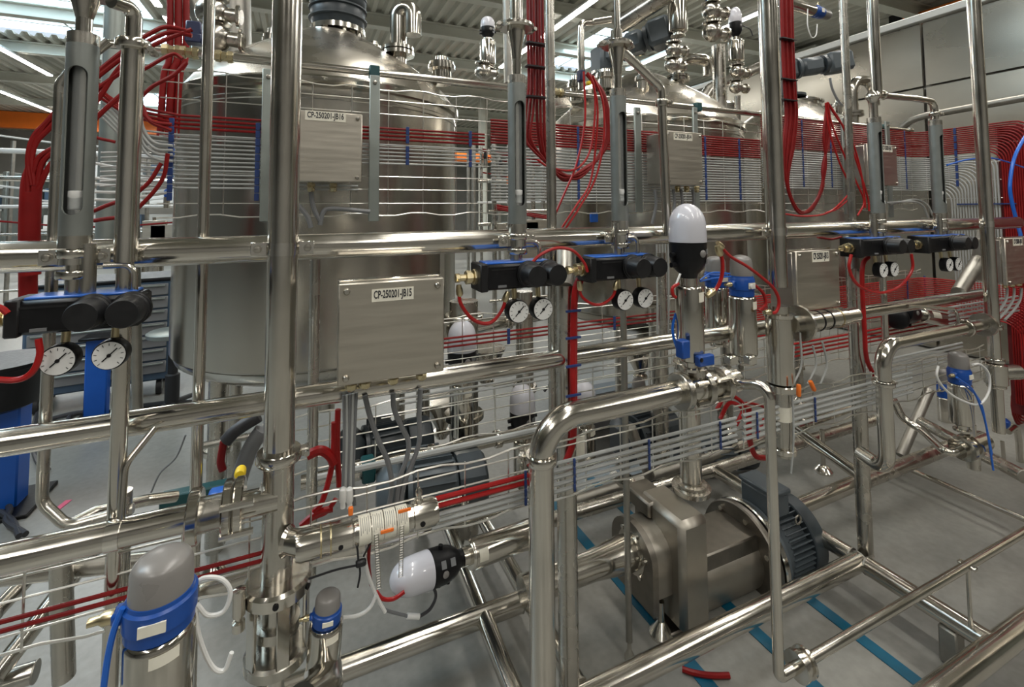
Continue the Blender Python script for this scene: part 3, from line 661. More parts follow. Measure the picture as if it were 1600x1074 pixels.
# ---- tall elbow riser (P5)
a = P(1157, 588, Y=1.1); b0 = P(846, 658, Y=1.1); zc = P(968, 632, Y=1.1).z; XR = P(846, 800, Y=1.1).x
riser = pipe('thick polished riser pipe with wide elbow, in front of the frame post', [(XR, 1.1, -.0), (XR, 1.1, zc), (a.x-.02, 1.1, zc)], .0325, 'steel', bend=.10, n=32, name='elbow_pipe', k=14)
zf = P(846, 716, Y=1.1).z; clamp(riser, (XR, 1.1, zf), (0, 0, 1), .030, .022); wing(riser, (XR, 1.1, zf), (0, 0, 1), (-.8, .5, 0), .034)
X_ = V((1, 0, 0))
vb = T('butterfly_valve', 'butterfly valve body with three clamp discs between riser elbow and slim tube', 'valve', (a.x-.15, 1.1, zc-.05))
for u, rr in ((1064, .054), (1096, .055), (1126, .052)):
    x = P(u, 605, Y=1.1).x; vb.part('clamp_disc', G().lathe((x-.011, 1.1, zc), X_, [(0, .035), (0, rr*.94), (.003, rr), (.019, rr), (.022, rr*.94), (.022, .035)], 36), M['steel2'])
xa = P(1064, 605, Y=1.1).x; xb = P(1126, 600, Y=1.1).x
vb.part('body', G().lathe((xa, 1.1, zc), X_, [(0, .036), (.02, .036), (.03, .043), (xb-xa-.03, .043), (xb-xa-.02, .036), (xb-xa, .036), (xb-xa+.06, .036), (xb-xa+.065, .02)], 30), M['steel'])
for q in ((xa+.045, -1), (xa+.045, 1), (xb-.03, -1), (xb-.03, 1)):
    vb.part('bolt', G().cyl((q[0]-.02, 1.1-.040, zc+q[1]*.028), (q[0]+.02, 1.1-.040, zc+q[1]*.028), .007, n=8), M['bright'])
vb.part('bonnet', G().lathe((P(1090, 600, Y=1.1).x, 1.1, zc+.03), (0, 0, 1), [(0, .03), (.03, .03), (.032, .02), (.06, .02)], 20), M['steel2'])
# ---- right hand elbow pipe (u-shaped) P7
yq = 1.1; zq = P(1455, 524, Y=yq).z; XQ = P(1383, 650, Y=yq).x; zl = P(1383, 738, Y=yq).z
t = pipe('thick polished pipe at the right, elbowed down and curling back to the corner post', [(P(1346, 720, Y=yq+.12).x, yq+.12, zl), (XQ, yq, zl), (XQ, yq, zq), (P(1545, 505, Y=yq).x, yq, zq)], .0265, 'steel', bend=.085, n=28, name='elbow_pipe', k=12)
clamp(t, (XQ, yq, P(1383, 598, Y=yq).z), (0, 0, 1), .0265, .02); wing(t, (XQ, yq, P(1383, 598, Y=yq).z), (0, 0, 1), (1, 0, 0), .028)
clamp(t, (P(1508, 515, Y=yq).x, yq, zq), X_, .0265, .02)
t.part('clamp_disc', G().lathe((P(1535, 510, Y=yq).x, yq, zq), X_, [(0, .03), (0, .05), (.018, .05), (.018, .03)], 30), M['steel2'])
t.part('side_tap', G().tube([P(1418, 478, Y=1.14), P(1494, 483, Y=1.11), P(1500, 520, Y=yq)], .0065, 10, bend=.03), M['steel'])
# ---- front header pipe at lower left with flanges and tee into P1
yh = 1.17; zh = P(150, 842, Y=yh).z
hp = pipe('front header pipe running from the left picture edge to the tee', [(-1.0, yh, zh), (XP1, yh, zh)], .0265, 'steel', name='header_pipe')
for u, rr, w_ in ((305, .052, .022), (357, .056, .018), (374, .056, .018)):
    x = P(u, 800, Y=yh).x; hp.part('clamp_disc', G().lathe((x-w_/2, yh, zh), X_, [(0, .03), (0, rr*.94), (.003, rr), (w_-.003, rr), (w_, rr*.94), (w_, .03)], 36), M['steel'])
x0_ = P(305, 800, Y=yh).x; x1_ = P(374, 800, Y=yh).x
hp.part('valve_body', G().lathe((x0_, yh, zh), X_, [(0, .032), (x1_-x0_, .032)], 28), M['steel2'])
hp.part('support_strap', G().lathe((P(180, 830, Y=yh).x-.011, yh, zh), X_, [(0, .0265), (0, .029), (.022, .029), (.022, .0265)], 28), M['bright'])
for k_ in (-1, 1): hp.part('bolt', G().cyl((x1_-.03, yh-.048, zh+k_*.028), (x1_+.03, yh-.048, zh+k_*.028), .007, n=8), M['bright'])
zr = P(432, 712, Y=1.18).z
p1.part('union_ring', G().lathe((XP1, 1.18, zr-.012), (0, 0, 1), [(0, .032), (0, .043), (.004, .046), (.02, .046), (.024, .043), (.024, .032)], 36), M['steel'])
wing(p1, (XP1, 1.18, zr), (0, 0, 1), (1, 0, 0), .036)
zt2 = P(430, 900, Y=1.18).z
tee = T('tee_pipe', 'tee section of the thickest upright pipe, below its union ring', 'pipe', (XP1, 1.18, zt2))
tee.part('tube', G().tube([(XP1, 1.18, zt2), (XP1, 1.18, zr)], .0315, 28), M['steel2'])
tee.part('branch_weld', G().lathe((XP1-.036, 1.175, zh), X_, [(0, .0275), (.005, .029), (.012, .0275)], 26), M['dull'])
# lantern valve under the tee
t = T('lantern_valve', 'open cage valve lantern below the tee at the bottom left', 'valve', (XP1, 1.18, zt2-.26)); c = V((XP1+.003, 1.18, zt2)); D = V((0, 0, -1))
t.part('top_disc', G().lathe(c, D, [(0, .03), (0, .062), (.006, .068), (.028, .068), (.034, .060), (.034, .03)], 40), M['steel'])
for a_ in range(6):
    a_ = a_*math.pi/3+.5; q = c+V((math.cos(a_)*.0685, math.sin(a_)*.0685, -.017)); t.part('socket_hole', G().cyl(q, q+V((math.cos(a_), math.sin(a_), 0))*.002, .006, n=10), M['black'])
t.part('inner_stem', G().lathe(c, D, [(.03, .034), (.09, .034), (.091, .045), (.11, .045), (.111, .03), (.15, .03)], 28), M['steel2'])
for a_ in (-2.5, -1.35, -.25, 1.0, 2.2):
    q = V((math.cos(a_), math.sin(a_), 0)); tn = V((-q.y, q.x, 0)); t.part('cage_bar', G().box(c+q*.058+D*.09, (.008, .026, .12), (q, tn, V((0, 0, 1))), bev=.002), M['steel'])
t.part('bottom_disc', G().lathe(c, D, [(.145, .03), (.145, .058), (.15, .064), (.168, .064), (.172, .056), (.172, .02)], 40), M['steel2'])
t.part('lower_tube', G().cyl(c+D*.17, c+D*.42, .0165), M['steel'])
t.part('indicator_rod', G().lathe(P(373, 962, Y=1.14), (0, 0, 1), [(-.03, .004), (-.028, .012), (-.012, .012), (-.01, .006), (.0, .006), (.001, .012), (.05, .012), (.052, .004)], 14), M['steel'])
# labelled sensor cylinder to the right of the tee
ys = 1.12; zs_ = P(590, 822, Y=ys).z; xa = P(462, 845, Y=ys).x; xb = P(682, 800, Y=ys).x; L = xb-xa
t = T('pneumatic_cylinder', 'lying steel cylinder wrapped in white printed labels, right of the tee', 'cylinder', (xa, ys, zs_-.03))
t.part('connection', G().lathe((XP1+.02, ys+.03, zs_), (xa-XP1+.01, -.03, 0), [(0, .03), (xa-XP1-.03, .024), (xa-XP1, .026)], 24), M['steel'])
t.part('barrel', G().lathe((xa, ys, zs_), X_, [(0, .026), (.01, .0295), (L*.37, .0295), (L*.375, .026), (L*.39, .026), (L*.4, .028), (L*.78, .028), (L*.785, .025), (L*.81, .025), (L*.815, .030), (L*.97, .030), (L, .027)], 32), M['steel'])
for i in range(4):
    xx = xa+L*(.415+.09*i); t.part('printed_label', G().lathe((xx, ys, zs_), X_, [(0, .0275), (0, .0287), (L*.082, .0287), (L*.082, .0275)], 32), M['cream'])
    gl_ = G()
    for j in range(5):
        xj = xx+L*(.010+.014*j); a0 = .2+.12*(j % 3); a1 = 1.5-.1*(j % 2)
        for q in range(8):
            for aa in (a0+(a1-a0)*q/8, a0+(a1-a0)*(q+1)/8): gl_.v += [V((xj, ys-.0290*math.cos(aa), zs_+.0290*math.sin(aa))), V((xj+.0011, ys-.0290*math.cos(aa), zs_+.0290*math.sin(aa)))]
            b4 = len(gl_.v)-4; gl_.f.append((b4, b4+1, b4+3, b4+2))
    t.part('print_lines', gl_, M['cable'])
for u_, v_ in ((632, 798), (605, 830)): q = P(u_, v_, Y=ys-.03); t.part('orange_tag', G().box(q, (.028, .004, .007), bev=.001), M['orange'])
t.part('port_hole', G().cyl((xa+L*.87, ys-.029, zs_-.004), (xa+L*.87, ys-.031, zs_-.004), .006, n=12), M['black']); t.part('port_hole', G().cyl((xa+L*.29, ys-.028, zs_-.006), (xa+L*.29, ys-.0305, zs_-.006), .005, n=12), M['black'])
t.part('top_plug', G().lathe((xa+L*.86, ys, zs_+.028), (0, 0, 1), [(0, .010), (.008, .010), (.009, .006), (.016, .006), (.018, .008), (.026, .008), (.034, .003)], 14), M['steel'])
for u_ in (500, 515): t.part('strap', G().lathe((P(u_, 830, Y=ys).x, ys, zs_), X_, [(0, .0295), (0, .031), (.003, .031), (.003, .0295)], 28), M['brass'])
# parallel pipe behind the labelled cylinder
pipe('return pipe running behind the labelled cylinder towards the frame post', [P(-30, 905, Y=1.5), P(300, 868, Y=1.5)], .02, 'steel2')
zq2 = P(560, 850, Y=1.42).z
pipe('horizontal pipe just below and behind the labelled cylinder', [(P(285, 880, Y=1.42).x, 1.42, zq2), (P(850, 800, Y=1.42).x, 1.42, zq2)], .024, 'steel')
# left upright with flange, bent at the top
xp = P(200, 300, Y=1.2).x
t = pipe('upright pipe bending over to the first level gauge at the top left', [(P(124, 5, Y=1.02).x, 1.16, P(124, -6, Y=1.16).z), (xp, 1.2, P(200, 12, Y=1.2).z), (xp, 1.2, 1.2), (xp, 1.2, .55)], .0145, 'steel', bend=.06)
zz = P(205, 70, Y=1.2).z; clamp(t, (xp, 1.2, zz), (0, 0, 1), .022, .02); t.part('sleeve', G().cyl((xp, 1.2, zz-.005), (xp, 1.2, 1.5), .0195, n=24), M['bright']); wing(t, (xp, 1.2, zz-.01), (0, 0, 1), (1, 0, 0), .022)
x_ = P(78, 500, Y=1.32).x
pipe('slim upright tube behind the first level gauge, bent at top and bottom', [(x_+.08, 1.32, P(100, 92, Y=1.32).z+.05), (x_+.02, 1.32, P(82, 105, Y=1.32).z), (x_, 1.32, P(78, 130, Y=1.32).z), (x_, 1.32, P(70, 785, Y=1.32).z), (x_+.05, 1.3, P(100, 825, Y=1.3).z), (x_+.16, 1.3, P(100, 825, Y=1.3).z+.01)], .0105, 'steel2', bend=.04)
pipe('short thin tube bending off the lower rail down to the header pipe', [P(243, 668, Y=1.22), P(195, 728, Y=1.19), P(189, 815, Y=1.17)], .0065, 'steel', bend=.04)
pipe('stub pipe with rounded end hanging below the header pipe at the bottom left', [P(95, 865, Y=1.45), P(97, 960, Y=1.45), P(100, 1060, Y=1.45)], .021, 'steel2')
pipe('upright pipe standing below the header pipe next to the left blue banded valve', [(P(188, 860, Y=1.3).x, 1.3, 1.0), (P(188, 860, Y=1.3).x, 1.3, .3)], .018, 'steel2')
pipe('handrail like tube over the drain beyond the header pipe', [P(110, 820, Y=1.7), P(150, 800, Y=1.75), P(230, 782, Y=1.8), P(275, 776, Y=1.85)], .016, 'steel')
xp = P(311, 900, Y=1.34).x
# ---- level gauges
def gz(v, u, Y): return P(u, v, Y=Y).z
def topcone(kind):
    def f(t, X, Y, z):
        if kind == 1:
            t.part('upper_tube', G().cyl((X, Y, z), (X, Y, z+.035), .0135), M['bright'])
            t.part('reducer', G().lathe((X, Y, z+.033), (0, 0, 1), [(0, .0135), (.035, .023), (.05, .023)], 26), M['steel'])
            t.part('flange', G().lathe((X, Y, z+.082), (0, 0, 1), [(0, .023), (0, .048), (.006, .05), (.014, .05), (.02, .04), (.02, .02)], 34), M['steel2'])
        else:
            t.part('upper_tube', G().cyl((X, Y, z), (X, Y, z+.05), .0135), M['bright'])
            t.part('reducer', G().lathe((X, Y, z+.048), (0, 0, 1), [(0, .0135), (.03, .016), (.075, .026), (.09, .026)], 26), M['steel'])
            fl = t.part('flange', G().lathe((X, Y, z+.135), (0, 0, 1), [(0, .026), (0, .045), (.005, .05), (.012, .05), (.017, .042), (.017, .02)], 34), M['steel'])
            wing(t, (X, Y, z+.143), (0, 0, 1), (1, .2, 0), .034, fl); wing(t, (X, Y, z+.143), (0, 0, 1), (-1, .2, 0), .034, fl)
            t.part('upper_pipe', G().cyl((X, Y, z+.15), (X, Y, z+(.85 if kind == 2 else .19)), .021 if kind == 2 else .018), M['steel'])
    return f
YG = 1.195
def sg(lab, u, v1, v2, vs1, vs2, vf, kind):
    X = P(u, (v1+v2)/2, Y=YG).x
    return sight(lab, X, YG, gz(v2, u, YG), gz(v1, u, YG), gz(vs2, u, YG), gz(vs1, u, YG), gz(vf, u, YG), topcone(kind) if kind else None), X
s1, XG1 = sg('nearest and leftmost slotted grey level gauge with white float', 124, 71, 368, 107, 336, 328, 1)
s2, XG2 = sg('second slotted level gauge from the left, left of the red vertical hoses', 808, 132, 350, 160, 322, 318, 2)
s3, XG3 = sg('third slotted level gauge from the left, under the slanting elbow tube', 967, 152, 345, 177, 322, 315, 3)
s4, XG4 = sg('fourth slotted level gauge, in front of the dark box at the right', 1369, 193, 333, 207, 318, 312, 0)
s5, XG5 = sg('rightmost slotted level gauge, under the short curved crossover pipe', 1465, 197, 333, 212, 318, 312, 0)
for sgt, X in ((s1, XG1), (s2, XG2), (s3, XG3), (s4, XG4), (s5, XG5)):
    saddle(sgt, X, YG, ZTR, .0225)
# tubes above gauge 3, 4, 5
zt = gz(152, 967, YG)+.022
za = zt+.19
pipe('slanting elbow tube above the third level gauge, running down in front of box JB14', [(XG3, YG, za-.03), (XG3, YG, gz(72, 967, YG)), (P(1033, 140, Y=YG).x, YG, gz(138, 1033, YG)), (P(1037, 200, Y=YG).x+.005, YG, ZTR-.0)], .0145, 'steel', bend=.03, clamps=((2, .1),))
upright('thin upright tube above the third level gauge', 964, 30, YG+.0, .0105, gz(75, 964, YG), 2.9)
z4 = gz(193, 1369, YG)+.02
t = pipe('curved crossover pipe between the two rightmost level gauges', [(XG4, YG, z4+.105), (P(1430, 150, Y=YG).x, YG, z4+.115), (XG5, YG, z4+.115), (XG5, YG, z4+.03)], .0145, 'steel', bend=.05)
clamp(t, (XG4+.07, YG, z4+.107), X_, .015, .018); clamp(t, (XG5, YG, z4+.055), (0, 0, 1), .016, .018); wing(t, (XG5, YG, z4+.055), (0, 0, 1), X_, .018)
t, _ = upright('upright tube rising above the fourth level gauge', 1366, 60, YG, .0205, z4+.11, 3.0)
t.part('lower_sleeve', G().lathe((XG4, YG, z4), (0, 0, 1), [(0, .016), (.06, .016), (.08, .02), (.09, .028), (.1, .028), (.115, .02)], 24), M['steel'])
pipe('thin drain tube hanging below the fourth pair of regulators', [(P(1380, 450, Y=1.4).x, 1.4, ZTR-.02), (P(1380, 450, Y=1.4).x, 1.4, .85)], .015, 'steel')
# ---- regulators
def reg(lab, uL, uR, v, Y=1.19, **k):
    a = P(uL, v, Y=Y-.03).x; b = P(uR, v, Y=Y-.03).x; u = (uL+uR)/2
    return regulator(lab, (a+b)/2, P(u, v, Y=Y-.03).z, Y, w=b-a, **k)
r1 = reg('nearest black twin air regulator with two dials, at the left picture edge', 17, 222, 491, h=.062, kr=.029, gr=.0285, gx=(-.028, .048), gz=-.083)
r2 = reg('black twin air regulator with two dials, right of the box marked JB15', 753, 868, 431, h=.066, gx=(-.005, .068))
r3 = reg('black twin air regulator beside the top of the bright red vertical hose', 923, 1024, 419, h=.066, gx=(-.0, .075))
r4 = reg('black twin air regulator ringed by a large red hose loop at right', 1342, 1412, 386, h=.068, gx=(.0, .075))
r5 = reg('smallest looking black twin air regulator beside the rightmost upright pipe', 1448, 1512, 381, h=.068, gx=(.0, .075))
# ---- junction boxes
def jb(lab, uL, uR, vT, vB, Y, dep, text, lu, lv, **k):
    um = (uL+uR)/2; vm = (vT+vB)/2
    return jbox(lab, P(uL, vm, Y=Y).x, P(uR, vm, Y=Y).x, P(um, vB, Y=Y).z, P(um, vT, Y=Y).z, Y, Y+dep, text, P(lu, lv, Y=Y).x, P(lu, lv, Y=Y).z, **k)
def gx_(us, v, Y): return [P(u, v, Y=Y).x for u in us]
b15 = jb('large stainless junction box with label CP-250201-JB15 at the centre left', 528, 694, 439, 593, 1.105, .125, 'CP-250201-JB15', 614, 460, lw=.094, lh=.028, glands=gx_((548, 570, 614, 658), 610, 1.17), screws=((0, 0), (1, 1), (0, 1), (1, 0)))
b15.part('hanging_bracket', G().box((P(690, 410, Y=1.24).x, 1.235, 1.46), (.012, .004, .12)), M['steel2'], smooth=False)
b16 = jb('stainless junction box with label CP-250201-JB16, half hidden behind the thickest upright pipe', 436, 566, 174, 284, 1.795, .15, 'CP-250201-JB16', 509, 182, lw=.135, lh=.034, glands=gx_((455, 486, 520), 290, 1.9))
b14 = jb('stainless junction box with label CP-250201-JB14 in front of the middle tank', 1040, 1098, 206, 289, 1.795, .15, 'CP-250201-JB14', 1067, 214, lw=.12, lh=.036, glands=gx_((1035, 1052, 1066, 1082), 292, 1.9))
b13 = jb('pale stainless junction box with label CP-250201-JB13 right of the middle upright pipe', 1245, 1312, 391, 484, 1.2, .12, 'CP-250201-JB13', 1282, 401, lw=.10, lh=.040, glands=())
bX = jb('dark looking junction box with small label behind the fourth level gauge', 1356, 1402, 226, 290, 1.795, .15, 'CP-250201-JB17', 1386, 232, lw=.11, lh=.045, glands=())
bR = jb('grey junction box cut off by the right picture edge', 1572, 1630, 371, 443, 1.22, .14, 'CP-250201-JB11', 1590, 378, lw=.10, lh=.04, glands=gx_((1574, 1585, 1596), 445, 1.28))
# ================================================================ WIRE MESH TRAYS AND TUBES
YT = 1.975; XW = 4.17
HRZ = P(800, 137, Y=2.0).z
def hrail(lab, xa, xb, r=.0155):
    t = T('handrail', lab, 'rail', (xa, 2.0, HRZ-r)); t.part('tube', G().tube([(xa, 2.0, HRZ), (xb, 2.0, HRZ)], r, 18), M['steel']); return t
hr = hrail('long thin support rail above the wire tray, passing in front of all tank lids', -.62, 4.14)
for x in (XW-.42,): pass
for u in (584, 1087, 1378):
    x = P(u, 140, Y=2).x; hr.part('dark_clamp', G().box((x, 1.995, HRZ), (.042, .045, .05), bev=.004), M['teal'])
for u in (268, 295, 350, 870): x = P(u, 100, Y=2).x; hr.part('coupling', G().lathe((x-.03, 2.0, HRZ), X_, [(0, .016), (.002, .022), (.02, .024), (.022, .019), (.04, .019), (.042, .024), (.058, .022), (.06, .016)], 8), M['brass'], sharp=25)
hr.part('end_knob', G().lathe((4.14, 2.0, HRZ), X_, [(-.02, .02), (.0, .026), (.02, .022), (.03, .008)], 16), M['steel2'])
def flatbar(lab, u, va, vb, Y=1.945, w=.040):
    x = P(u, 200, Y=Y).x; za, zb_ = P(u, va, Y=Y).z, P(u, vb, Y=Y).z
    t = T('support_bar', lab, 'bar', (x, Y, zb_)); t.part('bar', G().box((x, Y, (za+zb_)/2), (w, .012, za-zb_), bev=.002), M['bar'])
    t.part('bolt', G().lathe((x, Y-.006, za-.03), (0, -1, 0), [(0, .009), (.006, .008), (.007, .002)], 8), M['steel2']); return t
flatbar('grey flat bar on the wire tray left of the thickest upright pipe', 418, 108, 346)
flatbar('grey flat bar with dark clamp right of box JB16', 585, 118, 346)
flatbar('grey flat bar on the wire tray left of box JB14', 996, 168, 332)
flatbar('grey flat bar with dark clamp behind box JB14', 1086, 168, 345, w=.034)
flatbar('grey flat bar behind the fourth level gauge', 1386, 190, 340, w=.045)
flatbar('grey flat bar dividing the wire tray behind the long red hoses', 1318, 185, 335, w=.05)
def wire_panel(lab, axis, a, b, other, zs, step, r=.0022, wavy=()):
    """mesh of single wires; axis x (other = Y) or axis y (other = X)"""
    f = (lambda s_, z: V((s_, other, z))) if axis == 'x' else (lambda s_, z: V((other, s_, z)))
    t = T('wire_mesh_tray', lab, 'cable tray', f(a, min(zs)))
    for i, z in enumerate(zs):
        if i in wavy or i-len(zs) in wavy:
            n = int(abs(b-a)/.062); pts = [f(a+(b-a)*k/n, z+(.005 if (k//2) % 2 else -.005)) for k in range(n+1)]
            t.part('wavy_wire', G().tube(pts, r*1.25, 6), M['wire'])
        else: t.part('wire', G().tube([f(a, z), f(b, z)], r, 6), M['wire'])
    n = int(abs(b-a)/step)
    for k in range(n+1): s_ = a+(b-a)*(k+.35)/(n+.7); t.part('cross_wire', G().tube([f(s_, min(zs)), f(s_, max(zs))], r, 6), M['wire'])
    return t
zu = [P(636, v, Y=YT+.01).z for v in (143, 160, 181, 203, 230, 256, 277, 297, 318)]; zu[0] += .0
tu = wire_panel('upper wire mesh tray running behind the front rack before all three tanks', 'x', -.46, 4.16, YT+.008, zu+[zu[-1]-.045], .145, wavy=(0, -1))
tc = wire_panel('upper wire mesh tray turning the corner towards the right picture edge', 'y', 1.97, .7, XW+.008, [2.14, 2.02, 1.9, 1.78, 1.66, 1.52, 1.38], .13)
zm = [P(1040, v, Y=YT+.01).z for v in (462, 468, 488, 507, 525)]
tm = wire_panel('middle wire mesh tray behind the second and third regulators', 'x', .3, 4.16, YT+.008, zm+[.96, .9, .83, .77], .145, wavy=(0,))
tf = wire_panel('front lower wire mesh tray running behind the tall elbow riser', 'x', -.62, 1.28, 1.19, [.955, .935, .895, .865, .835, .80], .125, wavy=(0, -1))
tf2 = wire_panel('front lower wire mesh tray between slim drain tube and right elbow pipe', 'x', 1.34, 3.0, 1.19, [.935, .915, .88, .85, .82, .785], .125, wavy=(0, -1))
tq = wire_panel('rear lower wire mesh tray behind the hanging grey cables of box JB15', 'x', -.1, 3.9, 1.62, [.97, .93, .885, .84, .80], .14, wavy=(0, -1))
LIM = []
def run(lab, xs, xe, Y, z, r, mt, grp, yend=None, zend=None, bow=0, lead=None):
    pts = [V((xs, Y, z))]
    if lead: pts = [V(p) for p in lead]+pts
    if yend is None: pts.append(V((xe, Y, z)))
    else: pts += [V((XW, Y, z)), V((XW, yend, z)), V((XW, yend, zend))]
    # corners rounded, long straights kept
    body = G().tube(pts, r, 7, bend=.09, k=5)
    return single('tray_tube', body, M[mt], lab, 'tube', grp)
def ordn(i): return ORD[i] if i < len(ORD) else str(i)
dz = .0150
zr0 = P(636, 203, Y=YT).z
GR, GG = 'red tubes on the upper wire tray', 'grey tubes on the upper wire tray'
R_ = .0048
for i in range(4):
    z = zr0-i*dz
    run('%s long red tube on the upper tray before the large tank' % ORD[i], -.40, .74, YT-.004, z, R_, 'red', GR, lead=[(-.62, YT-.1, z+.12-.01*i), (-.60+.02*i, YT-.02, z+.03)])
for j in range(13):
    z = zr0-.068-j*.0155
    run('%s grey tube on the upper tray before the left side of the large tank' % ORD[j], -.40, (.72 if j < 6 else .20), YT-.004, z, .0034, 'grey', GG, lead=[(-.60, YT-.05, z+(.10 if j < 5 else 0)), (-.53, YT-.01, z+.01)])
zb0 = P(900, 198, Y=YT).z
for i in range(9):
    z = zb0-i*.0128
    run('%s red tube on the upper tray before the middle tank' % ORD[i], .77+.0*i, 2.5, YT-.004, z, .0056, 'red', GR)
for j in range(18):
    z = zb0-.122-j*.0142
    run('%s grey tube on the upper tray before the middle tank' % ORD[j], .77, 2.5, YT-.004, z, .0044, 'grey', GG)
zc0 = 2.150
for i in range(14):
    z = zc0-i*.0135
    run('%s red tube on the upper tray round the right corner' % ORD[i], 2.52, 0, YT-.004, z, .0056, 'red', GR, yend=1.36+i*.0115, zend=.35)
for j in range(17):
    z = zc0-.198-j*.0142
    run('%s grey tube on the upper tray round the right corner' % ORD[j], 2.52, 0, YT-.004, z, .0052, 'grey', GG, yend=1.535+j*.0155, zend=.9)
for i in range(18):
    z = 1.085-i*.0135
    run('%s red tube on the middle tray at the right corner' % ORD[i], 2.2, 0, YT-.004, z, .0054, 'redb', 'red tubes on the middle wire tray', yend=1.30+.010*i, zend=.25)
for i in range(3):
    run('%s red tube on the middle tray left of the slim drain tube' % ORD[i], .50, 2.18, YT-.004, 1.056-i*.018, .0045, 'red', 'red tubes on the middle wire tray')
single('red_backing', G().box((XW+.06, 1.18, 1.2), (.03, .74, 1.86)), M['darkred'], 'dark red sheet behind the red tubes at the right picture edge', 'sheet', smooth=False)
def ties(thing, u_list, Y, z0, z1, mt='tie', w=.014, n=None, yoff=-.008):
    for u in u_list:
        x = P(u, 230, Y=Y).x if isinstance(u, int) else u
        n_ = n or max(1, int((z0-z1)/.03))
        for k in range(n_):
            zz = z0+(z1-z0)*(k+.5)/n_; thing.part('cable_tie', G().box((x, Y+yoff, zz), (w, .006, (z0-z1)/n_*.95), bev=.0015), M[mt])
ties(tu, (268, 403), YT, zr0-.01, zr0-.30, n=10, w=.016); ties(tu, (636, 734), YT, zr0+.012, zr0-.06, n=2); ties(tu, (636, 734), YT, zr0-.07, zr0-.15, n=3)
ties(tu, (902, 1100, 1153), YT, zb0, zb0-.36, n=9)
ties(tu, (1252, 1296, 1412), YT, zc0+.01, zc0-.42, n=10, w=.012)
for y_ in (1.88, 1.74, 1.62):
    for k in range(8): tc.part('cable_tie', G().box((XW-.012, y_, zc0-.02-.052*k), (.006, .014, .044)), M['tie'], smooth=False)
for y_, zz in ((1.7, 1.5), (1.6, 1.62)): tc.part('cable_tie', G().box((XW-.012, y_, zz), (.006, .30, .008)), M['tie'], smooth=False)
for u in (792, 954): ties(tm, (u,), YT, 1.07, 1.0, n=2)
ties(tm, (1432, 1405), YT, 1.10, .87, n=5)
# front lower tray content
GF = 'tubes on the front lower wire tray'
for i, (z, xa_, xb_, mt, r) in enumerate(((.872, -.62, .30, 'red', .0042), (.856, -.62, .30, 'red', .0042))):
    run('%s dark red tube on the front lower tray at the left' % ('upper', 'lower')[i], xa_, xb_, 1.175, z, r, mt, GF)
for i in range(2): run('%s bright red tube on the front tray left of the elbow riser' % ('upper', 'lower')[i], .27, .62, 1.172, .892-i*.018, .006, 'redb', GF)
for i in range(3): run('%s grey tube on the front tray left of the elbow riser' % ORD[i], .30, .60, 1.172, .853-i*.014, .0048, 'grey', GF)
for i in range(5): run('%s thick grey tube on the front tray between riser and slim drain tube' % ORD[i], .60, 1.33, 1.172, .903-i*.0185, .0052, 'grey', GF)
for i in range(5): run('%s thick grey tube on the front tray right of the slim drain tube' % ORD[i], 1.36, 2.35, 1.172, .905-i*.0195, .0055, 'grey', GF)
for i in range(5): run('%s grey tube on the front tray beside the right standing valve' % ORD[i], 2.37, 3.3, 1.40, .86-i*.019, .0055, 'grey', GF)
for i in range(5): run('%s grey tube in the tray crossing the right picture edge' % ORD[i], 3.3, 4.1, 1.45, 1.04-i*.022, .006, 'grey', GF)
for x in (.55, .70, .96, 1.25, 1.42, 1.50, 1.72, 2.1): ties(tf if x < 1.3 else tf2, (x,), 1.172, .91, .82, n=4, w=.007)
ties(tf, (-.22, .0), 1.175, .885, .845, n=1, w=.008)
run('thick grey conduit rising right behind the small rear domed valve', .05, .95, 1.50, .838, .0095, 'grey', GF)
for i in range(3): run('%s thin grey tube high in the rear lower tray' % ORD[i], .3, 1.15, 1.6, 1.0-.018*i, .0035, 'grey', GF)
for i in range(4): run('%s red tube in the far rear lower tray at right' % ORD[i], 2.2, 3.6, 1.6, .93-.02*i, .005, 'redb', GF)
# ================================================================ VALVES
def vv(lab, a, b, c, Y, r, rh, style, Yb=None, Yc=None, **k):
    return valve(lab, P(*a, Y=Y), P(*b, Y=Yb or Y), P(*c, Y=Yc or Y), r, rh, style, **k)
def vup(lab, u, va, vb, vc, Y, r, rh, style, **k):
    a = P(u, va, Y=Y); b = V((a.x, Y, P(u, vb, Y=Y).z)); c = V((a.x, Y, P(u, vc, Y=Y).z)); return valve(lab, a, b, c, r, rh, style, **k)
v1 = vup('large valve with white dome and black bowl above the elbow riser pipe', 1079, 562, 446, 318, 1.1, .041, .055, 'dome')
v1.part('blue_bracket', G().box(P(1101, 563, Y=1.05), (.06, .02, .03), bev=.003), M['blue']); v1.part('blue_lever', G().box(P(1067, 545, Y=1.06), (.03, .03, .05), bev=.003), M['blue'])
v1.part('bracket_hole', G().lathe(P(1096, 563, Y=1.04), (0, -1, 0), [(0, .006), (.002, .006)], 12), M['black'])
v2 = vup('standing valve with blue band and smoky cap right of the large white domed valve', 1162, 554, 462, 398, 1.2, .045, .040, 'cap')
for u in (1142, 1172): v2.part('bracket', G().box(P(u, 562, Y=1.16), (.035, .03, .03), bev=.003), M['bright'])
v2.part('sensor_knob', G().lathe(P(1174, 448, Y=1.155), (0, -1, 0), [(0, .008), (.006, .008), (.007, .004)], 12), M['white'])
v3 = vup('valve with blue band standing hidden between the white domed and smoky capped valves', 1121, 527, 448, 400, 1.36, .042, .040, 'cap', labelplate=False)
v4 = vv('lying valve with white dome and black bowl below the labelled cylinder', (832, 832), (732, 868), (610, 905), 1.42, .040, .047, 'dome', Yb=1.38, Yc=1.34)
v5 = vv('nearest standing valve with blue band and smoky cap at the bottom left', (244, 1120), (250, 978), (256, 862), .95, .049, .047, 'cap')
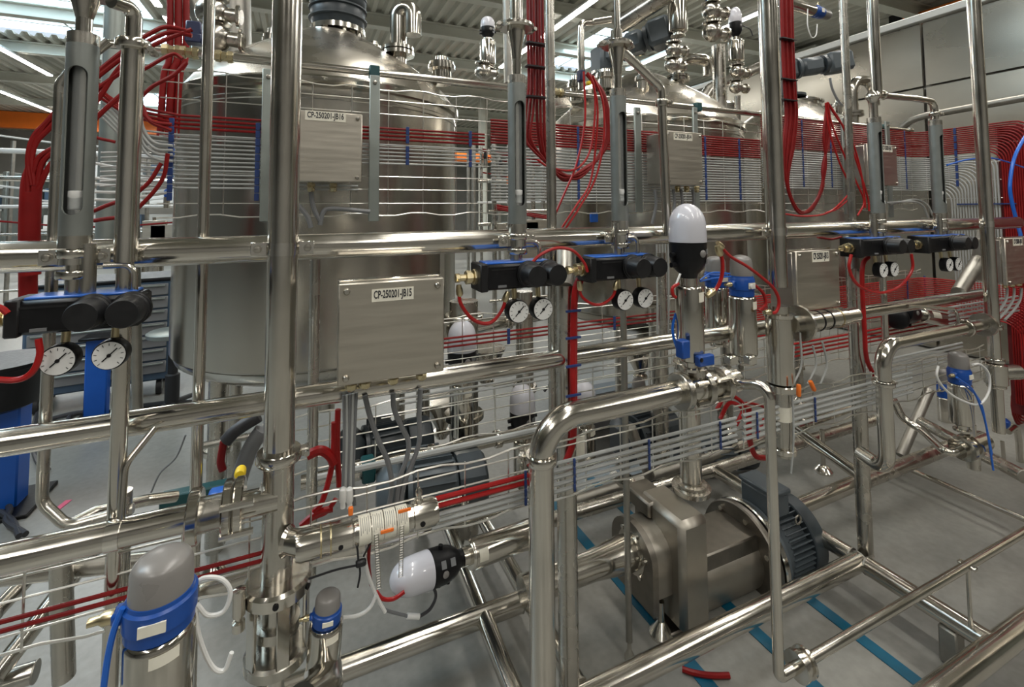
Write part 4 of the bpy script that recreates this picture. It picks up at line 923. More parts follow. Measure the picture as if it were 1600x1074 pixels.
v6 = vv('short valve with blue band right of the lantern valve at the bottom', (503, 1060), (510, 972), (515, 925), 1.12, .034, .028, 'cap')
single('pipe_elbow', G().tube([P(505, 1052, Y=1.12), P(505, 1085, Y=1.05), P(470, 1110, Y=1.0)], .038, 24, bend=.05), M['steel'], 'rounded pipe shoulder at the bottom edge under the short blue banded valve', 'pipe')
v7 = vup('standing valve with blue band and smoky cap at the right, circled by a white tube', 1503, 662, 598, 548, 1.1, .041, .038, 'cap')
v8 = vv('lying valve with black bowl and steel cylinder behind the right elbow pipe', (1530, 508), (1438, 492), (1375, 500), 1.55, .043, .062, 'dome')
for ch in list(v8.o.children):
    if ch.name.startswith('white_dome'): bpy.data.objects.remove(ch)
v8.part('bowl_end', G().lathe(P(1400, 497, Y=1.55), P(1375, 500, Y=1.55)-P(1438, 492, Y=1.55), [(-.012, .061), (.0, .061), (.015, .05), (.025, .02)], 30), M['black'])
v9 = vup('small rear valve with white dome behind the lower wire tray, left of the riser', 817, 745, 688, 600, 2.1, .045, .062, 'dome')
v10 = vup('rear valve with white dome and black bowl right of the box marked JB15', 722, 680, 600, 500, 2.1, .05, .066, 'dome')
v11 = vup('small distant valve with white dome above the support rail, right of the large tank', 762, 102, 64, 26, 3.6, .065, .060, 'dome')
v12 = vup('valve with white dome and short steel cylinder left of the middle upright pipe top', 1151, 96, 64, 12, 2.3, .05, .042, 'dome')
v13 = vup('steel valve cylinder cut off by the top edge above the middle tank', 1059, 50, -6, -60, 2.35, .062, .05, 'cap')
v15 = vv('lying steel valve cylinder with blue end cap at the top right of the red hoses', (1222, 2), (1270, 17), (1296, 27), 2.0, .037, .037, 'cap', labelplate=False)
for k_, (lab, u, v, Y, r) in enumerate((('ball shaped valve body under the white domed valve, left of the middle upright', 1152, 112, 2.3, .048), ('lower ball shaped valve body above the support rail, left of the middle upright', 1150, 136, 2.3, .045), ('ball shaped valve body below the steel cylinder over the middle tank', 1052, 78, 2.35, .05), ('second ball shaped valve body low over the middle tank', 1050, 102, 2.35, .048), ('large ball shaped valve body at the top beside the middle upright', 1112, 18, 2.3, .062), ('large ball shaped valve body just under the topmost one', 1113, 50, 2.3, .064), ('shiny bulging valve body at the top left of the large tank', 332, 20, 2.5, .07), ('lower shiny bulging valve body left of the large tank lid', 336, 58, 2.5, .07), ('small ball shaped body below the distant white domed valve', 755, 112, 3.6, .07))):
    p_ = P(u, v, Y=Y); t = T('ball_body', lab, 'valve', p_-V((0, 0, r)))
    t.part('ball', G().lathe(p_-V((0, 0, r)), (0, 0, 1), [(r-r*math.cos(a*math.pi/14), max(.3*r, r*math.sin(a*math.pi/14))) for a in range(15)], 26), M['steel2'])
    t.part('side_port', G().tube([p_, p_+V((r*1.7, -.02, -.01))], r*.5, 16), M['steel2']); clamp(t, p_+V((r*1.5, -.02, -.01)), X_, r*.55, .015)
    clamp(t, p_+V((0, 0, r*1.0)), (0, 0, 1), r*.7, .014)
# pipes above the tanks
upright('wide upright pipe behind the middle tank rim, left of the middle upright', 1124, 120, 2.42, .045, 1.2, P(1114, 70, Y=2.42).z, 'steel2')
pipe('upright stub under the ball shaped bodies, ending at the support rail', [P(1152, 150, Y=2.3), P(1153, 205, Y=2.3)], .02, 'steel2')
pipe('crossing pipe with elbow behind the middle upright, over the right hand tank', [P(1098, 205, Y=3.1), P(1096, 160, Y=3.1), P(1110, 138, Y=3.1), P(1200, 100, Y=2.9)], .05, 'steel2', bend=.12)
pipe('slim upright tube with elbow feeding the reducer at the top centre', [P(909, 140, Y=2.2), P(907, 35, Y=2.2), P(925, 35, Y=2.2), P(955, 30, Y=2.15)], .020, 'steel', bend=.05)
pipe('thick pipe slanting up to the top edge behind the thin upright', [P(968, 40, Y=2.6), P(1045, -10, Y=2.3)], .06, 'steel2')
pipe('grey tall pipe behind the second level gauge', [P(793, -20, Y=2.4), P(796, 130, Y=2.4)], .03, 'dull')
pipe('tall pipe beside the left upright at the top left', [(P(375, 40, Y=3).x, 3, 2.2), (P(362, 0, Y=3).x, 3, 3.6)], .07, 'dull')
pipe('bundle pipe leaning behind the large tank at the top left', [P(300, -10, Y=3.0), P(340, 75, Y=3.0)], .06, 'dull')
pipe('pipe ending under the clamp left of the valve body at the top left', [P(205, 75, Y=2.6), P(215, 640, Y=2.6)], .02, 'dull')
for lab, u, Y, r, z0, z1 in (('grey round drop pipe from the roof, right of the first level gauge', 172, 3.2, .055, 1.42, 6.3), ('slim grey column beside the left upright pipe', 355, 4.4, .08, 0, 6.1)):
    x = P(u, 300, Y=Y).x; t = T('column', lab, 'column', (x, Y, 0)); t.part('shaft', G().cyl((x, Y, z0), (x, Y, z1), r, n=24), M['bar']); t.part('end_ring', G().lathe((x, Y, z0), (0, 0, 1), [(0, r*1.2), (.03, r*1.2)], 24), M['dull'])
for lab, u, Y, r, va, vb in (('thick steel standpipe behind the tray, right of box JB15', 725, 2.3, .072, 470, 900), ('steel standpipe behind the second regulator', 820, 2.2, .045, 455, 760), ('dull standpipe behind the large elbow riser', 1030, 2.2, .05, 480, 760), ('upright tube left of the thickest pipe, below the large tank', 340, 2.7, .045, 560, 850),
        ('bright upright tube between the thickest pipe and box JB15', 489, 1.6, .016, 400, 900), ('pale upright tube behind the third regulator', 1035, 1.75, .02, 395, 560), ('short upright tube behind the pump discharge pipe', 1130, 2.3, .03, 600, 800), ('slim upright tube behind the fourth regulator', 1340, 1.9, .02, 420, 600)):
    x = P(u, (va+vb)/2, Y=Y).x; za, zb2 = P(u, va, Y=Y).z, max(.02, P(u, vb, Y=Y).z)
    t = T('standpipe', lab, 'pipe', (x, Y, zb2)); t.part('tube', G().cyl((x, Y, zb2), (x, Y, za), r, n=24), M['steel2'])
    if r > .04: clamp(t, (x, Y, za-.08), (0, 0, 1), r, .03); clamp(t, (x, Y, (za+zb2)/2), (0, 0, 1), r, .03)
# ================================================================ PUMP
YP = 1.56
def px_(u, v=850): return P(u, v, Y=YP).x
pz = P(1160, 862, Y=YP).z; t = T('rotary_pump', 'large steel rotary pump behind the front base rail', 'pump', (1.5, YP, 0))
xF = px_(1162, 862); ps = P(985, 862, Y=YP).z; zl1 = P(1040, 922, Y=1.47).z
xs0, xs1 = px_(905, 885), px_(985, 862)
t.part('suction_pipe', G().lathe((.72, YP, ps), X_, [(0, .048), (xs0-.72+.05, .048), (xs1-.72-.03, .062), (xs1-.72, .062)], 30), M['steel'])
xg = P(1017, 860, Y=1.47).x; xg2 = P(1056, 860, Y=1.47).x; xc1 = P(1066, 880, Y=1.39).x; xc2 = P(1112, 880, Y=1.39).x; zc1 = P(1090, 813, Y=1.39).z
t.part('suction_flange', G().lathe((xs1, YP, ps), X_, [(0, .064), (.002, .078), (.018, .08), (.02, .066), (.03, .066), (.031, .09), (.045, .09), (.047, .078), (max(xg-xs1, .05), .078)], 34), M['steel'])
def slab(x0, x1, hw, zl, zt_, arc, m, name):
    g = G(); pts = [(x0, YP+hw, zl), (x0, YP-hw, zl)]+[(x0, YP-hw*math.cos(a*math.pi/12), zt_-arc+arc*math.sin(a*math.pi/12)) for a in range(13)]
    g.prism(pts, (x1-x0, 0, 0)); return t.part(name, g, M[m])
slab(xg, xg2, .118, zl1, ps+.10, .09, 'casing', 'front_cover')
slab(xg-.022, xg+.004, .125, zl1-.05, ps+.11, .1, 'pump', 'cover_rim')
for a_ in range(6): t.part('cover_bolt', G().cyl((xg-.03, YP+.085*math.cos(a_), ps+.08*math.sin(a_)), (xg-.02, YP+.085*math.cos(a_), ps+.08*math.sin(a_)), .009, n=8), M['bright'])
xh = xg2
t.part('rotor_housing', G().box(((xh+xc1)/2, YP+.005, (zl1-.05+ps+.12)/2), (xc1-xh+.02, .21, ps-zl1+.17), bev=.008), M['pump'])
t.part('top_plate', G().box((xh+.0, YP+.07, ps+.13), (.12, .16, .06), bev=.008), M['pump'])
gb = t.part('gear_case', G().box(((xc1+xc2)/2, YP-.045, (zc1+.04)/2), (xc2-xc1, .25, zc1-.04), bev=.022), M['casing'])
t.part('bearing_housing', G().lathe((xc2-.01, YP, pz), X_, [(0, .125), (xF-xc2, .125)], 34), M['casing'])
t.part('housing_top_box', G().box(((xc2+xF-.03)/2, YP, pz+.07), (xF-xc2-.02, .20, .13), bev=.006), M['pump'])
fl = t.part('lantern_flange', G().lathe((xF-.03, YP, pz), X_, [(0, .13), (0, .195), (.006, .2), (.024, .2), (.03, .195), (.03, .12)], 44), M['pump'])
t.part('motor_flange', G().lathe((xF+.012, YP, pz), X_, [(0, .12), (0, .195), (.005, .2), (.02, .2), (.025, .195), (.025, .12)], 44), M['bright'])
for a_ in range(8):
    a_ = a_*math.pi/4+.3; q = V((xF-.035, YP+.17*math.cos(a_), pz+.17*math.sin(a_))); t.part('flange_bolt', G().cyl(q-X_*.012, q+X_*.06, .011, n=6), M['bright'], parent=fl)
t.part('foot', G().box(((xc1+xc2)/2, YP, .012), (.17, .24, .024), bev=.005), M['pump'])
XDP = P(1080, 760, Y=1.54).x
zd = zc1
dp = t.part('discharge_flange', G().lathe((XDP, YP-.02, zd), (0, 0, 1), [(0, .06), (0, .075), (.02, .078), (.022, .062), (.035, .062), (.036, .056)], 32), M['steel2'])
t.part('discharge_pipe', G().cyl((XDP, YP-.02, zd), (XDP, YP-.02, .98), .043, n=28), M['steel'])
clamp(t, (XDP, YP-.02, .95), (0, 0, 1), .045, .03)
# motor: a thing of its own
xm0, xm1 = xF+.037, px_(1243, 835)
t = T('electric_motor', 'grey finned electric motor coupled to the rotary pump', 'motor', (xm0, YP, 0)); L = xm1-xm0
t.part('front_shield', G().lathe((xm0, YP, pz), X_, [(0, .19), (.02, .19), (.05, .165), (.09, .15)], 40), M['motor'])
b_ = t.part('body', G().lathe((xm0+.05, YP, pz), X_, [(0, .13), (L*.62, .13)], 36), M['motor'])
for k_ in range(44):
    a_ = 2*math.pi*k_/44; n_ = V((0, math.cos(a_), math.sin(a_))); tn = V((0, -math.sin(a_), math.cos(a_)))
    t.part('cooling_fin', G().box(V((xm0+.06+L*.33, YP, pz))+n_*.142, (L*.54, .0045, .034), (X_, tn, n_)), M['motor'], parent=b_, smooth=False)
fh = t.part('fan_hood', G().lathe((xm0+L*.70, YP, pz), X_, [(0, .163), (.004, .168), (L*.23, .168), (L*.27, .15), (L*.29, .1), (L*.30, .01)], 40), M['motord'])
t.part('terminal_box', G().box((xm0+L*.26, YP-.02, pz+.215), (L*.36, .17, .10), bev=.012), M['motor']); t.part('box_lid', G().box((xm0+L*.26, YP-.02, pz+.27), (L*.38, .18, .022), bev=.006), M['motor'])
t.part('lifting_eye', G().tube([V((xm0+L*.52+.018*math.cos(a*.7), YP-.12, pz+.15+.018*math.sin(a*.7))) for a in range(10)], .004, 8), M['steel2'])
for xx in (xm0+L*.3, xm0+L*.6): t.part('foot', G().box((xx, YP, pz-.19), (.06, .26, .05), bev=.006), M['motor'])
# other drives seen between the pipes
g4 = gearmotor('rear_motor', 'small dark motor with louvred end right of the discharge pipe', P(1060, 715, Y=2.25), (1, -.25, -.05), .50, .085)
g5 = gearmotor('rear_motor', 'grey finned motor behind the hanging cables of box JB15', P(590, 775, Y=1.9), (1, -.1, .0), .42, .105)
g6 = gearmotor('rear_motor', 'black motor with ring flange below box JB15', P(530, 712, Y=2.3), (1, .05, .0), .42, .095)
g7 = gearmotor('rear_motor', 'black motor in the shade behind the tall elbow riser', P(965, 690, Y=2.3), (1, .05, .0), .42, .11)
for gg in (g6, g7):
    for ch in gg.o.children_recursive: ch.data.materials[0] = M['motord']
# ================================================================ HOSES AND CABLES
def HP(pts, Y): return [P(p[0], p[1], Y=(p[2] if len(p) > 2 else Y)) for p in pts]
def jit(pts, s_): return [p+V((random.uniform(-s_, s_), random.uniform(-s_, s_), random.uniform(-s_, s_))) for p in pts]
# middle bundle
for i in range(6):
    u = 824+4.6*i; Y = 1.62+.02*(i % 2)
    hose('%s strand from the left of the long vertical red hoses at the top centre' % ('first', 'second', 'third', 'fourth', 'fifth', 'sixth')[i], HP([(u, -30), (u+1, 60), (u+2, 130), (u+1+(i-3)*1.0, 172), (u+(4 if i > 2 else -4), 215), (838+4*i, 240+2*i), (866+3*i, 262+4*i), (900+2*i, 272-3*i+8), (930+2*i, 252-2*i), (948+i, 205), (940+1*i, 150), (916+i, 116)], Y), .0065 if i % 2 else .0055, 'red', group='long red hoses at the top centre')
for i, (pts, lab) in enumerate((([(912, 112), (914, 188), (901, 255), (882, 302), (858, 356)], 'leftmost loose red hose falling from the navy block'), ([(922, 118), (933, 160), (932, 215), (922, 285), (900, 322), (878, 356)], 'middle loose red hose falling from the navy block'), ([(926, 118), (942, 160), (943, 220), (930, 280), (905, 325), (884, 357)], 'rightmost loose red hose falling from the navy block'), ([(918, 113), (929, 140), (928, 200), (918, 245), (895, 266), (860, 262), (840, 250)], 'loose red hose from the navy block looping back left'))):
    hose(lab, HP(pts, 1.5), .0042, 'redb')
t = T('manifold_block', 'navy manifold block with yellow plug above the middle tank', 'manifold', P(907, 125, Y=1.6)); t.part('block', G().box(P(908, 119, Y=1.6), (.025, .03, .045), bev=.003), M['navy']); t.part('yellow_plug', G().box(P(920, 130, Y=1.62), (.02, .02, .015), bev=.003), M['yellow'])
for v_ in (69, 105, 152): single('strap', G().box(P(838, v_, Y=1.6), (.085, .03, .006)), M['btie'], {69: 'black cable strap highest on the long red hoses', 105: 'black cable strap halfway down the long red hoses', 152: 'black cable strap lowest on the long red hoses'}[v_], 'cable tie', smooth=False)
# right bundle
for i in range(6):
    u = 1222+3.4*i; k_ = i
    hose('%s strand of the vertical red hose bundle beside the right tank' % ('first', 'second', 'third', 'fourth', 'fifth', 'sixth')[i], HP([(u-2, -30), (u, 60), (u+3, 130), (u+6, 180), (u+2, 225), (1226+k_, 270+3*k_), (1236+2*k_, 312+3*k_), (1252+3*k_, 334-k_), (1276+2*k_, 312-4*k_), (1290-k_, 262), (1287+2*k_, 210), (1292+k_*.5, 163)], 1.85+.01*(i % 2)), .0075, 'red', group='vertical red hoses beside the right tank')
for i, pts in enumerate(([(1292, 160), (1300, 195), (1318, 240), (1338, 285), (1350, 315), (1340, 337)], [(1293, 160), (1308, 185), (1328, 212), (1342, 255), (1350, 300), (1352, 325)], [(1294, 161), (1314, 192), (1331, 232), (1344, 270), (1356, 310), (1358, 330)], [(1290, 161), (1296, 205), (1312, 255), (1330, 300), (1310, 325), (1290, 333)], [(1332, 290), (1325, 305), (1295, 332), (1258, 338), (1222, 334)])):
    hose(('leftmost', 'second', 'rightmost', 'innermost', 'lowest')[i]+' loose red hose fanning out from the knot over the right tank', HP(pts, 1.7), .0052, 'redb')
for v_, n_ in ((62, 'highest'), (125, 'middle'), (157, 'lowest')): single('strap', G().box(P(1230, v_, Y=1.84), (.13, .04, .006)), M['btie'], n_+' black strap round the red hoses beside the right tank', 'cable tie', smooth=False)
for i in range(4): hose('%s thin grey cable running down beside the middle upright' % ORD[i].replace('topmost', 'leftmost'), HP([(1209+4*i, -20), (1212+4*i, 80), (1213+4*i, 175)], 1.9), .0032, 'grey', group='thin grey cables beside the middle upright')
# left fat bundle
hose('thick trunk of bundled red hoses at the left picture edge', HP([(47, 430), (46, 380), (47, 330), (50, 285), (58, 262)], 1.9), .025, 'red', n=14)
hose('lower thick dark red pipe under the hose trunk at the left picture edge', HP([(44, 470), (44, 440), (44, 420), (45, 390)], 1.95), .022, 'red', n=14)
for i, pts in enumerate(([(50, 290), (44, 250), (52, 215), (72, 192), (96, 165), (135, 128), (190, 82), (235, 52), (262, 42), (298, 50)], [(54, 290), (50, 245), (62, 208), (84, 180), (110, 155), (150, 122), (192, 90), (240, 60), (270, 50), (300, 56)], [(58, 290), (66, 255), (88, 232), (110, 205), (150, 160), (192, 100), (245, 68), (300, 46)], [(60, 295), (76, 262), (98, 236), (130, 205), (160, 175), (192, 146)], [(52, 270), (62, 245), (90, 228)], [(44, 300), (44, 262), (56, 224), (78, 200), (104, 172), (150, 140), (196, 108)])):
    hose(('highest', 'second', 'third', 'lowest branching', 'shortest', 'outermost')[i]+' red hose curving up from the trunk at the left', HP(pts, 1.7), .0068, 'red')
for i, (u, wd) in enumerate(((266, .012), (279, .014), (291, .012))):
    hose('%s vertical red hose above the navy manifold at the top left' % ('left', 'middle', 'right')[i], HP([(u, -20), (u, 50), (u-2, 95), (u-10, 120), (u-16, 215)], 2.3), wd, 'red', n=10)
for i, pts in enumerate(([(192, 120), (225, 108), (268, 85), (285, 92)], [(222, 150), (240, 134), (270, 118), (292, 98)], [(220, 145), (222, 172), (238, 190), (268, 195)], [(222, 165), (235, 190), (268, 204)], [(216, 325), (240, 300), (256, 275), (262, 240)], [(216, 300), (235, 282), (252, 255)], [(130, 205), (150, 215), (180, 222)], [(146, 330), (170, 320), (195, 312)], [(146, 345), (175, 341), (215, 338)])):
    hose('red hose number %s of the tangle between gauge and large tank' % ('one', 'two', 'three', 'four', 'five', 'six', 'seven', 'eight', 'nine')[i], HP(pts, 1.9), .0065 if i != 6 else .005, 'red')
single('manifold_block', G().box(P(304, 48, Y=2.1), (.05, .05, .06), bev=.004).box(P(304, 62, Y=2.1), (.055, .055, .035), bev=.004), M['navy'], 'navy manifold block left of the large tank lid', 'manifold')
for i, pts in enumerate(([(222, 160), (222, 195), (240, 222), (270, 228)], [(218, 170), (220, 205), (242, 232), (270, 235)], [(216, 195), (225, 225), (245, 240), (270, 242)], [(214, 215), (230, 240), (250, 250), (270, 252)])):
    hose('%s grey tube curling into the upper tray at the left' % ORD[i], HP(pts, 1.95), .005, 'grey', group='grey tubes curling into the tray')
for i, (v0, v1, v2) in enumerate(((278, 282, 276), (288, 290, 284), (300, 300, 292), (312, 312, 300), (255, 262, 262))):
    hose('%s pale tube passing behind the left upright pipe' % ORD[i], HP([(148, v0), (190, v1), (268, v2)], 2.0), .005, 'white')
# bright vertical red hose
hose('bright red vertical hose strapped to the frame post at the centre', HP([(912, 425), (903, 440), (897, 470), (895, 560), (895, 660), (894, 695), (884, 722)], 1.225), .0095, 'redb', n=12)
hose('second bright red hose beside the strapped vertical one', HP([(918, 420), (908, 442), (900, 470), (899, 560), (899, 640), (897, 690), (890, 715)], 1.24), .006, 'redb', n=10)
for v_ in (486, 528, 572, 618): single('cable_tie', G().box(P(896, v_, Y=1.213), (.05, .006, .006)), M['tie'], {486: 'uppermost', 528: 'second', 572: 'third', 618: 'lowest'}[v_]+' blue cable tie on the bright red vertical hose', 'cable tie', smooth=False)
hose('red hose arching from the second to the third regulator', HP([(830, 412), (845, 398), (870, 388), (895, 392), (912, 410), (918, 425)], 1.16), .0045, 'redb')
hose('red loop hanging under the second regulator', HP([(717, 448), (720, 475), (740, 500), (765, 505), (784, 485), (793, 458)], 1.17), .0048, 'redb', fit='brass')
hose('red loop hanging under the third regulator', HP([(905, 442), (908, 462), (925, 475), (942, 475), (958, 462), (963, 442)], 1.17), .0045, 'redb', fit='brass')
hose('red loop hanging at the left picture edge under the nearest regulator', HP([(60, 530), (62, 555), (50, 582), (25, 594), (-20, 592)], 1.14), .0055, 'redb')
hose('short red hose entering the nearest regulator from the left', HP([(-20, 475), (2, 482), (12, 490)], 1.14), .0055, 'redb')
hose('large red loop ringing the fourth regulator at the right', HP([(1330, 398), (1327, 420), (1340, 445), (1372, 458), (1405, 448), (1425, 422), (1424, 397)], 1.15), .0058, 'redb')
hose('red hose leaving the left side of the fourth regulator downwards', HP([(1357, 402), (1349, 412), (1347, 440), (1351, 520), (1354, 560), (1366, 588)], 1.22), .0085, 'redb', n=10)
hose('short dark red hose arc above box JB13', HP([(1278, 371), (1300, 374), (1318, 369)], 1.35), .005, 'red')
hose('red hose curving out of the right side of the white domed valve', HP([(1121, 386), (1128, 405), (1128, 430), (1120, 450), (1106, 462)], 1.08), .0058, 'redb', fit='brass')
hose('red hose crossing from the white domed valve over the smoky capped valve', HP([(1122, 380), (1140, 400), (1165, 415), (1188, 432), (1208, 450), (1217, 470), (1212, 488), (1196, 488)], 1.12), .0052, 'redb', fit='brass')
hose('red hose loop right of the smoky capped valve', HP([(1178, 445), (1192, 458), (1196, 475), (1186, 486)], 1.18), .0055, 'redb')
hose('thin white tube left of the large domed valve neck', HP([(1063, 428), (1056, 445), (1052, 452)], 1.06), .003, 'white'); hose('small red hose curl at the label of the white domed valve', HP([(1060, 443), (1051, 450), (1051, 460), (1056, 465)], 1.06), .005, 'redb')
for i, pts in enumerate(([(1094, 438), (1108, 428), (1120, 426), (1140, 428)], [(1094, 440), (1110, 436), (1122, 434), (1142, 432)])): hose(('upper', 'lower')[i]+' pale blue tube between the domed and smoky capped valves', HP(pts, 1.16), .0028, 'bluet')
hose('blue tube running down the left side of the large domed valve', HP([(1056, 490), (1051, 510), (1053, 530), (1062, 555)], 1.12), .004, 'bluet')
for i, pts in enumerate(([(1170, 635), (1170, 665), (1172, 690), (1180, 712), (1195, 716)], [(1166, 630), (1180, 632), (1196, 640), (1190, 665), (1180, 682)], [(1120, 640), (1135, 618), (1155, 625), (1168, 640)], [(1125, 655), (1140, 630), (1160, 640), (1150, 665)])):
    hose('red hose %s of the tangle under the smoky capped valve' % ('one', 'two', 'three', 'four')[i], HP(pts, 1.3), (.010, .005, .007, .007)[i], 'redb')
# right valve tubes
hose('white tube circling the right hand standing valve', HP([(1466, 572), (1464, 590), (1480, 612), (1505, 627), (1530, 632), (1545, 612), (1545, 585), (1532, 570), (1520, 570)], 1.04), .0045, 'white', n=10)
hose('thin blue tube trailing down from the right hand standing valve', HP([(1495, 590), (1520, 610), (1537, 650), (1545, 690), (1552, 735)], 1.03), .0038, 'bluet'); hose('second thin blue tube beside the right hand standing valve', HP([(1500, 596), (1530, 625), (1542, 670), (1550, 710)], 1.04), .0034, 'bluet')
hose('thick blue hose hanging at the right picture edge', HP([(1615, 195), (1598, 220), (1584, 250), (1578, 290), (1582, 320), (1590, 350), (1596, 372)], 1.3), .009, 'bluet', n=10)
hose('blue white tube weaving over the tray at the right edge', HP([(1480, 258), (1510, 250), (1545, 247), (1570, 252), (1600, 262)], 1.35), .0045, 'bluet')
hose('grey tube curling behind the left of the right tray corner', HP([(1385, 317), (1425, 315), (1442, 322), (1450, 340)], 1.9), .007, 'grey'); hose('second grey tube curling at the right tray corner', HP([(1390, 320), (1428, 312), (1448, 320), (1458, 338)], 1.92), .007, 'grey')
t = T('hose_reel', 'dark red coiled hose at the lower right picture edge', 'hose', P(1600, 690, Y=1.7))
for k_ in range(7):
    c_ = P(1600, 628, Y=1.75); r_ = .05+.022*k_; t.part('coil', G().tube([c_+V((r_*math.cos(a*.35), .0, r_*math.sin(a*.35))) for a in range(19)], .009, 8), M['red'])
# cables below JB15
CB = 'grey cables hanging from box JB15'
for i, pts in enumerate(([(570, 618), (578, 650), (592, 690), (606, 722), (612, 760), (606, 800)], [(614, 614), (616, 640), (628, 668), (638, 690), (636, 715), (624, 750), (618, 800)], [(657, 608), (655, 650), (655, 690), (645, 722), (632, 755), (624, 800)])):
    hose('%s thick grey cable hanging from box JB15' % ('left', 'middle', 'right')[i], HP(pts, 1.24), .0065, 'cable', group=CB)
for i in range(5): hose('%s of the thin pale cables hanging at the left of box JB15' % ('first', 'second', 'third', 'fourth', 'fifth')[i], HP([(537+5*i, 618-i), (538+4*i, 680), (536+4*i, 750), (534+5*i, 790)], 1.2), .0036, ('cable', 'grey')[i % 2], group=CB)
for i, u in enumerate((536, 546)): single('cable_connector', G().lathe(P(u, 762, Y=1.17), P(u, 792, Y=1.17)-P(u, 762, Y=1.17), [(0, .004), (.004, .008), (.03, .0085), (.034, .006), (.045, .006)], 12), M['white'], ('left', 'right')[i]+' white connector above the orange tag by the tee', 'connector')
single('orange_tag', G().box(P(548, 799, Y=1.10), (.010, .008, .018), bev=.002), M['orange'], 'small orange tag above the labelled cylinder', 'tag')
for i, pts in enumerate(([(528, 640), (527, 700), (530, 760)], [(522, 660), (520, 720), (505, 780), (490, 800)], [(480, 712), (500, 704), (515, 712), (522, 725)], [(462, 840), (485, 812), (510, 800), (525, 780)], [(470, 822), (495, 802), (520, 795)])):
    hose('red hose %s of the tangle behind the tee' % ('one', 'two', 'three', 'four', 'five')[i], HP(pts, 1.28), (.007, .007, .012, .006, .008)[i], 'redb')
# lying valve hoses
hose('black cable under the bowl of the lying white domed valve', HP([(676, 915), (681, 932), (672, 952), (655, 964)], 1.33), .0042, 'dcable')
single('cable_connector', G().cyl(P(655, 964, Y=1.33), P(636, 963, Y=1.33), .007, n=12), M['white'], 'white plug on the black cable under the lying valve', 'connector')
hose('grey cable continuing from the white plug to the left', HP([(636, 963), (600, 952), (592, 935)], 1.33), .004, 'cable'); hose('red hose arc left of the lying white domed valve', HP([(588, 925), (598, 936), (615, 936), (632, 925)], 1.3), .005, 'redb')
hose('thin white tube hanging from the labelled cylinder', HP([(568, 862), (576, 900), (590, 935), (602, 957)], 1.16), .004, 'white'); hose('thin violet tube hanging from the labelled cylinder', HP([(578, 840), (576, 880), (580, 915)], 1.17), .004, 'red')
for i, (a_, b2) in enumerate((((566, 882), (482, 905)), ((568, 870), (588, 828)), ((560, 878), (552, 840)), ((562, 885), (559, 918)))): hose('black cable tie end %s of the dark knot under the labelled cylinder' % ('one', 'two', 'three', 'four')[i], HP([a_, ((a_[0]+b2[0])/2+2, (a_[1]+b2[1])/2-3), b2], 1.1), .0022, 'btie')
single('tie_knot', G().box(P(564, 880, Y=1.1), (.022, .012, .014), bev=.003), M['btie'], 'dark knot of cable ties under the labelled cylinder', 'cable tie')
for i, (a_, b2) in enumerate((((588, 835), (592, 920)), ((628, 822), (626, 902)))):
    p0, p1_ = P(*a_, Y=1.085), P(*b2, Y=1.085); g = G(); d_ = (p1_-p0)
    for sgn in (-1, 1): g.tube([p0+X_*.004*sgn, p1_+X_*.004*sgn], .0009, 5)
    for k_ in range(22): q = p0+d_*k_/21; g.tube([q-X_*.004, q+X_*.004], .0008, 4)
    single('ladder_tie', g, M['dull'], ('left', 'right')[i]+' ladder shaped steel tie hanging from the labelled cylinder', 'cable tie')
hose('blue tube trailing from the nearest standing valve', HP([(192, 950), (178, 985), (168, 1030), (160, 1090)], .93), .0045, 'bluet')
hose('white tube loop right of the nearest standing valve', HP([(300, 925), (315, 905), (345, 905), (360, 925), (350, 955), (325, 962), (308, 945)], .98), .0038, 'white'); hose('white tube hanging down right of the nearest standing valve', HP([(304, 930), (310, 990), (330, 1040), (350, 1048), (362, 1020)], .98), .0038, 'white')
hose('white tube from the short blue banded valve', HP([(536, 966), (560, 962), (578, 950), (588, 930)], 1.15), .004, 'white')
for i, pts in enumerate(([(410, 672), (392, 700), (375, 745), (365, 790)], [(350, 690), (345, 720), (348, 735)], [(405, 650), (370, 672), (352, 690)])): hose(('thick grey', 'dark red', 'black')[i]+' hose curving behind the thickest upright pipe above the header', HP(pts, 1.55), (.022, .010, .018)[i], ('cable', 'red', 'dcable')[i], n=12)
single('yellow_plug', G().lathe(P(375, 741, Y=1.35), (0, -1, 0), [(-.02, .012), (0, .013), (.006, .01), (.008, .003)], 16), M['yellow'], 'yellow plug behind the header pipe flange', 'plug')
single('teal_block', G().box(P(318, 770, Y=2.1), (.26, .05, .05), bev=.006), M['teal'], 'dark teal block behind the left header pipe flange', 'block'); single('blue_clip', G().box(P(343, 775, Y=1.5), (.05, .04, .035), bev=.006), M['bluetop'], 'blue clip behind the left header pipe flange', 'clip')
single('sample_bottle_cap', G().lathe(P(1567, 660, Y=1.5), (0, 0, 1), [(-.03, .02), (-.01, .034), (.01, .034), (.025, .02), (.03, .004)], 20), M['blue'], 'blue ball shaped cap at the lower right edge', 'cap')
pipe('thin bent tube near the blue cap at the lower right edge', [P(1575, 675, Y=1.5), P(1588, 665, Y=1.5), P(1592, 690, Y=1.5), P(1600, 815, Y=1.5)], .017, 'steel', bend=.04)
pipe('thin upright rod left of the bent tube at the lower right', [P(1566, 690, Y=1.5), P(1574, 780, Y=1.5)], .010, 'steel')
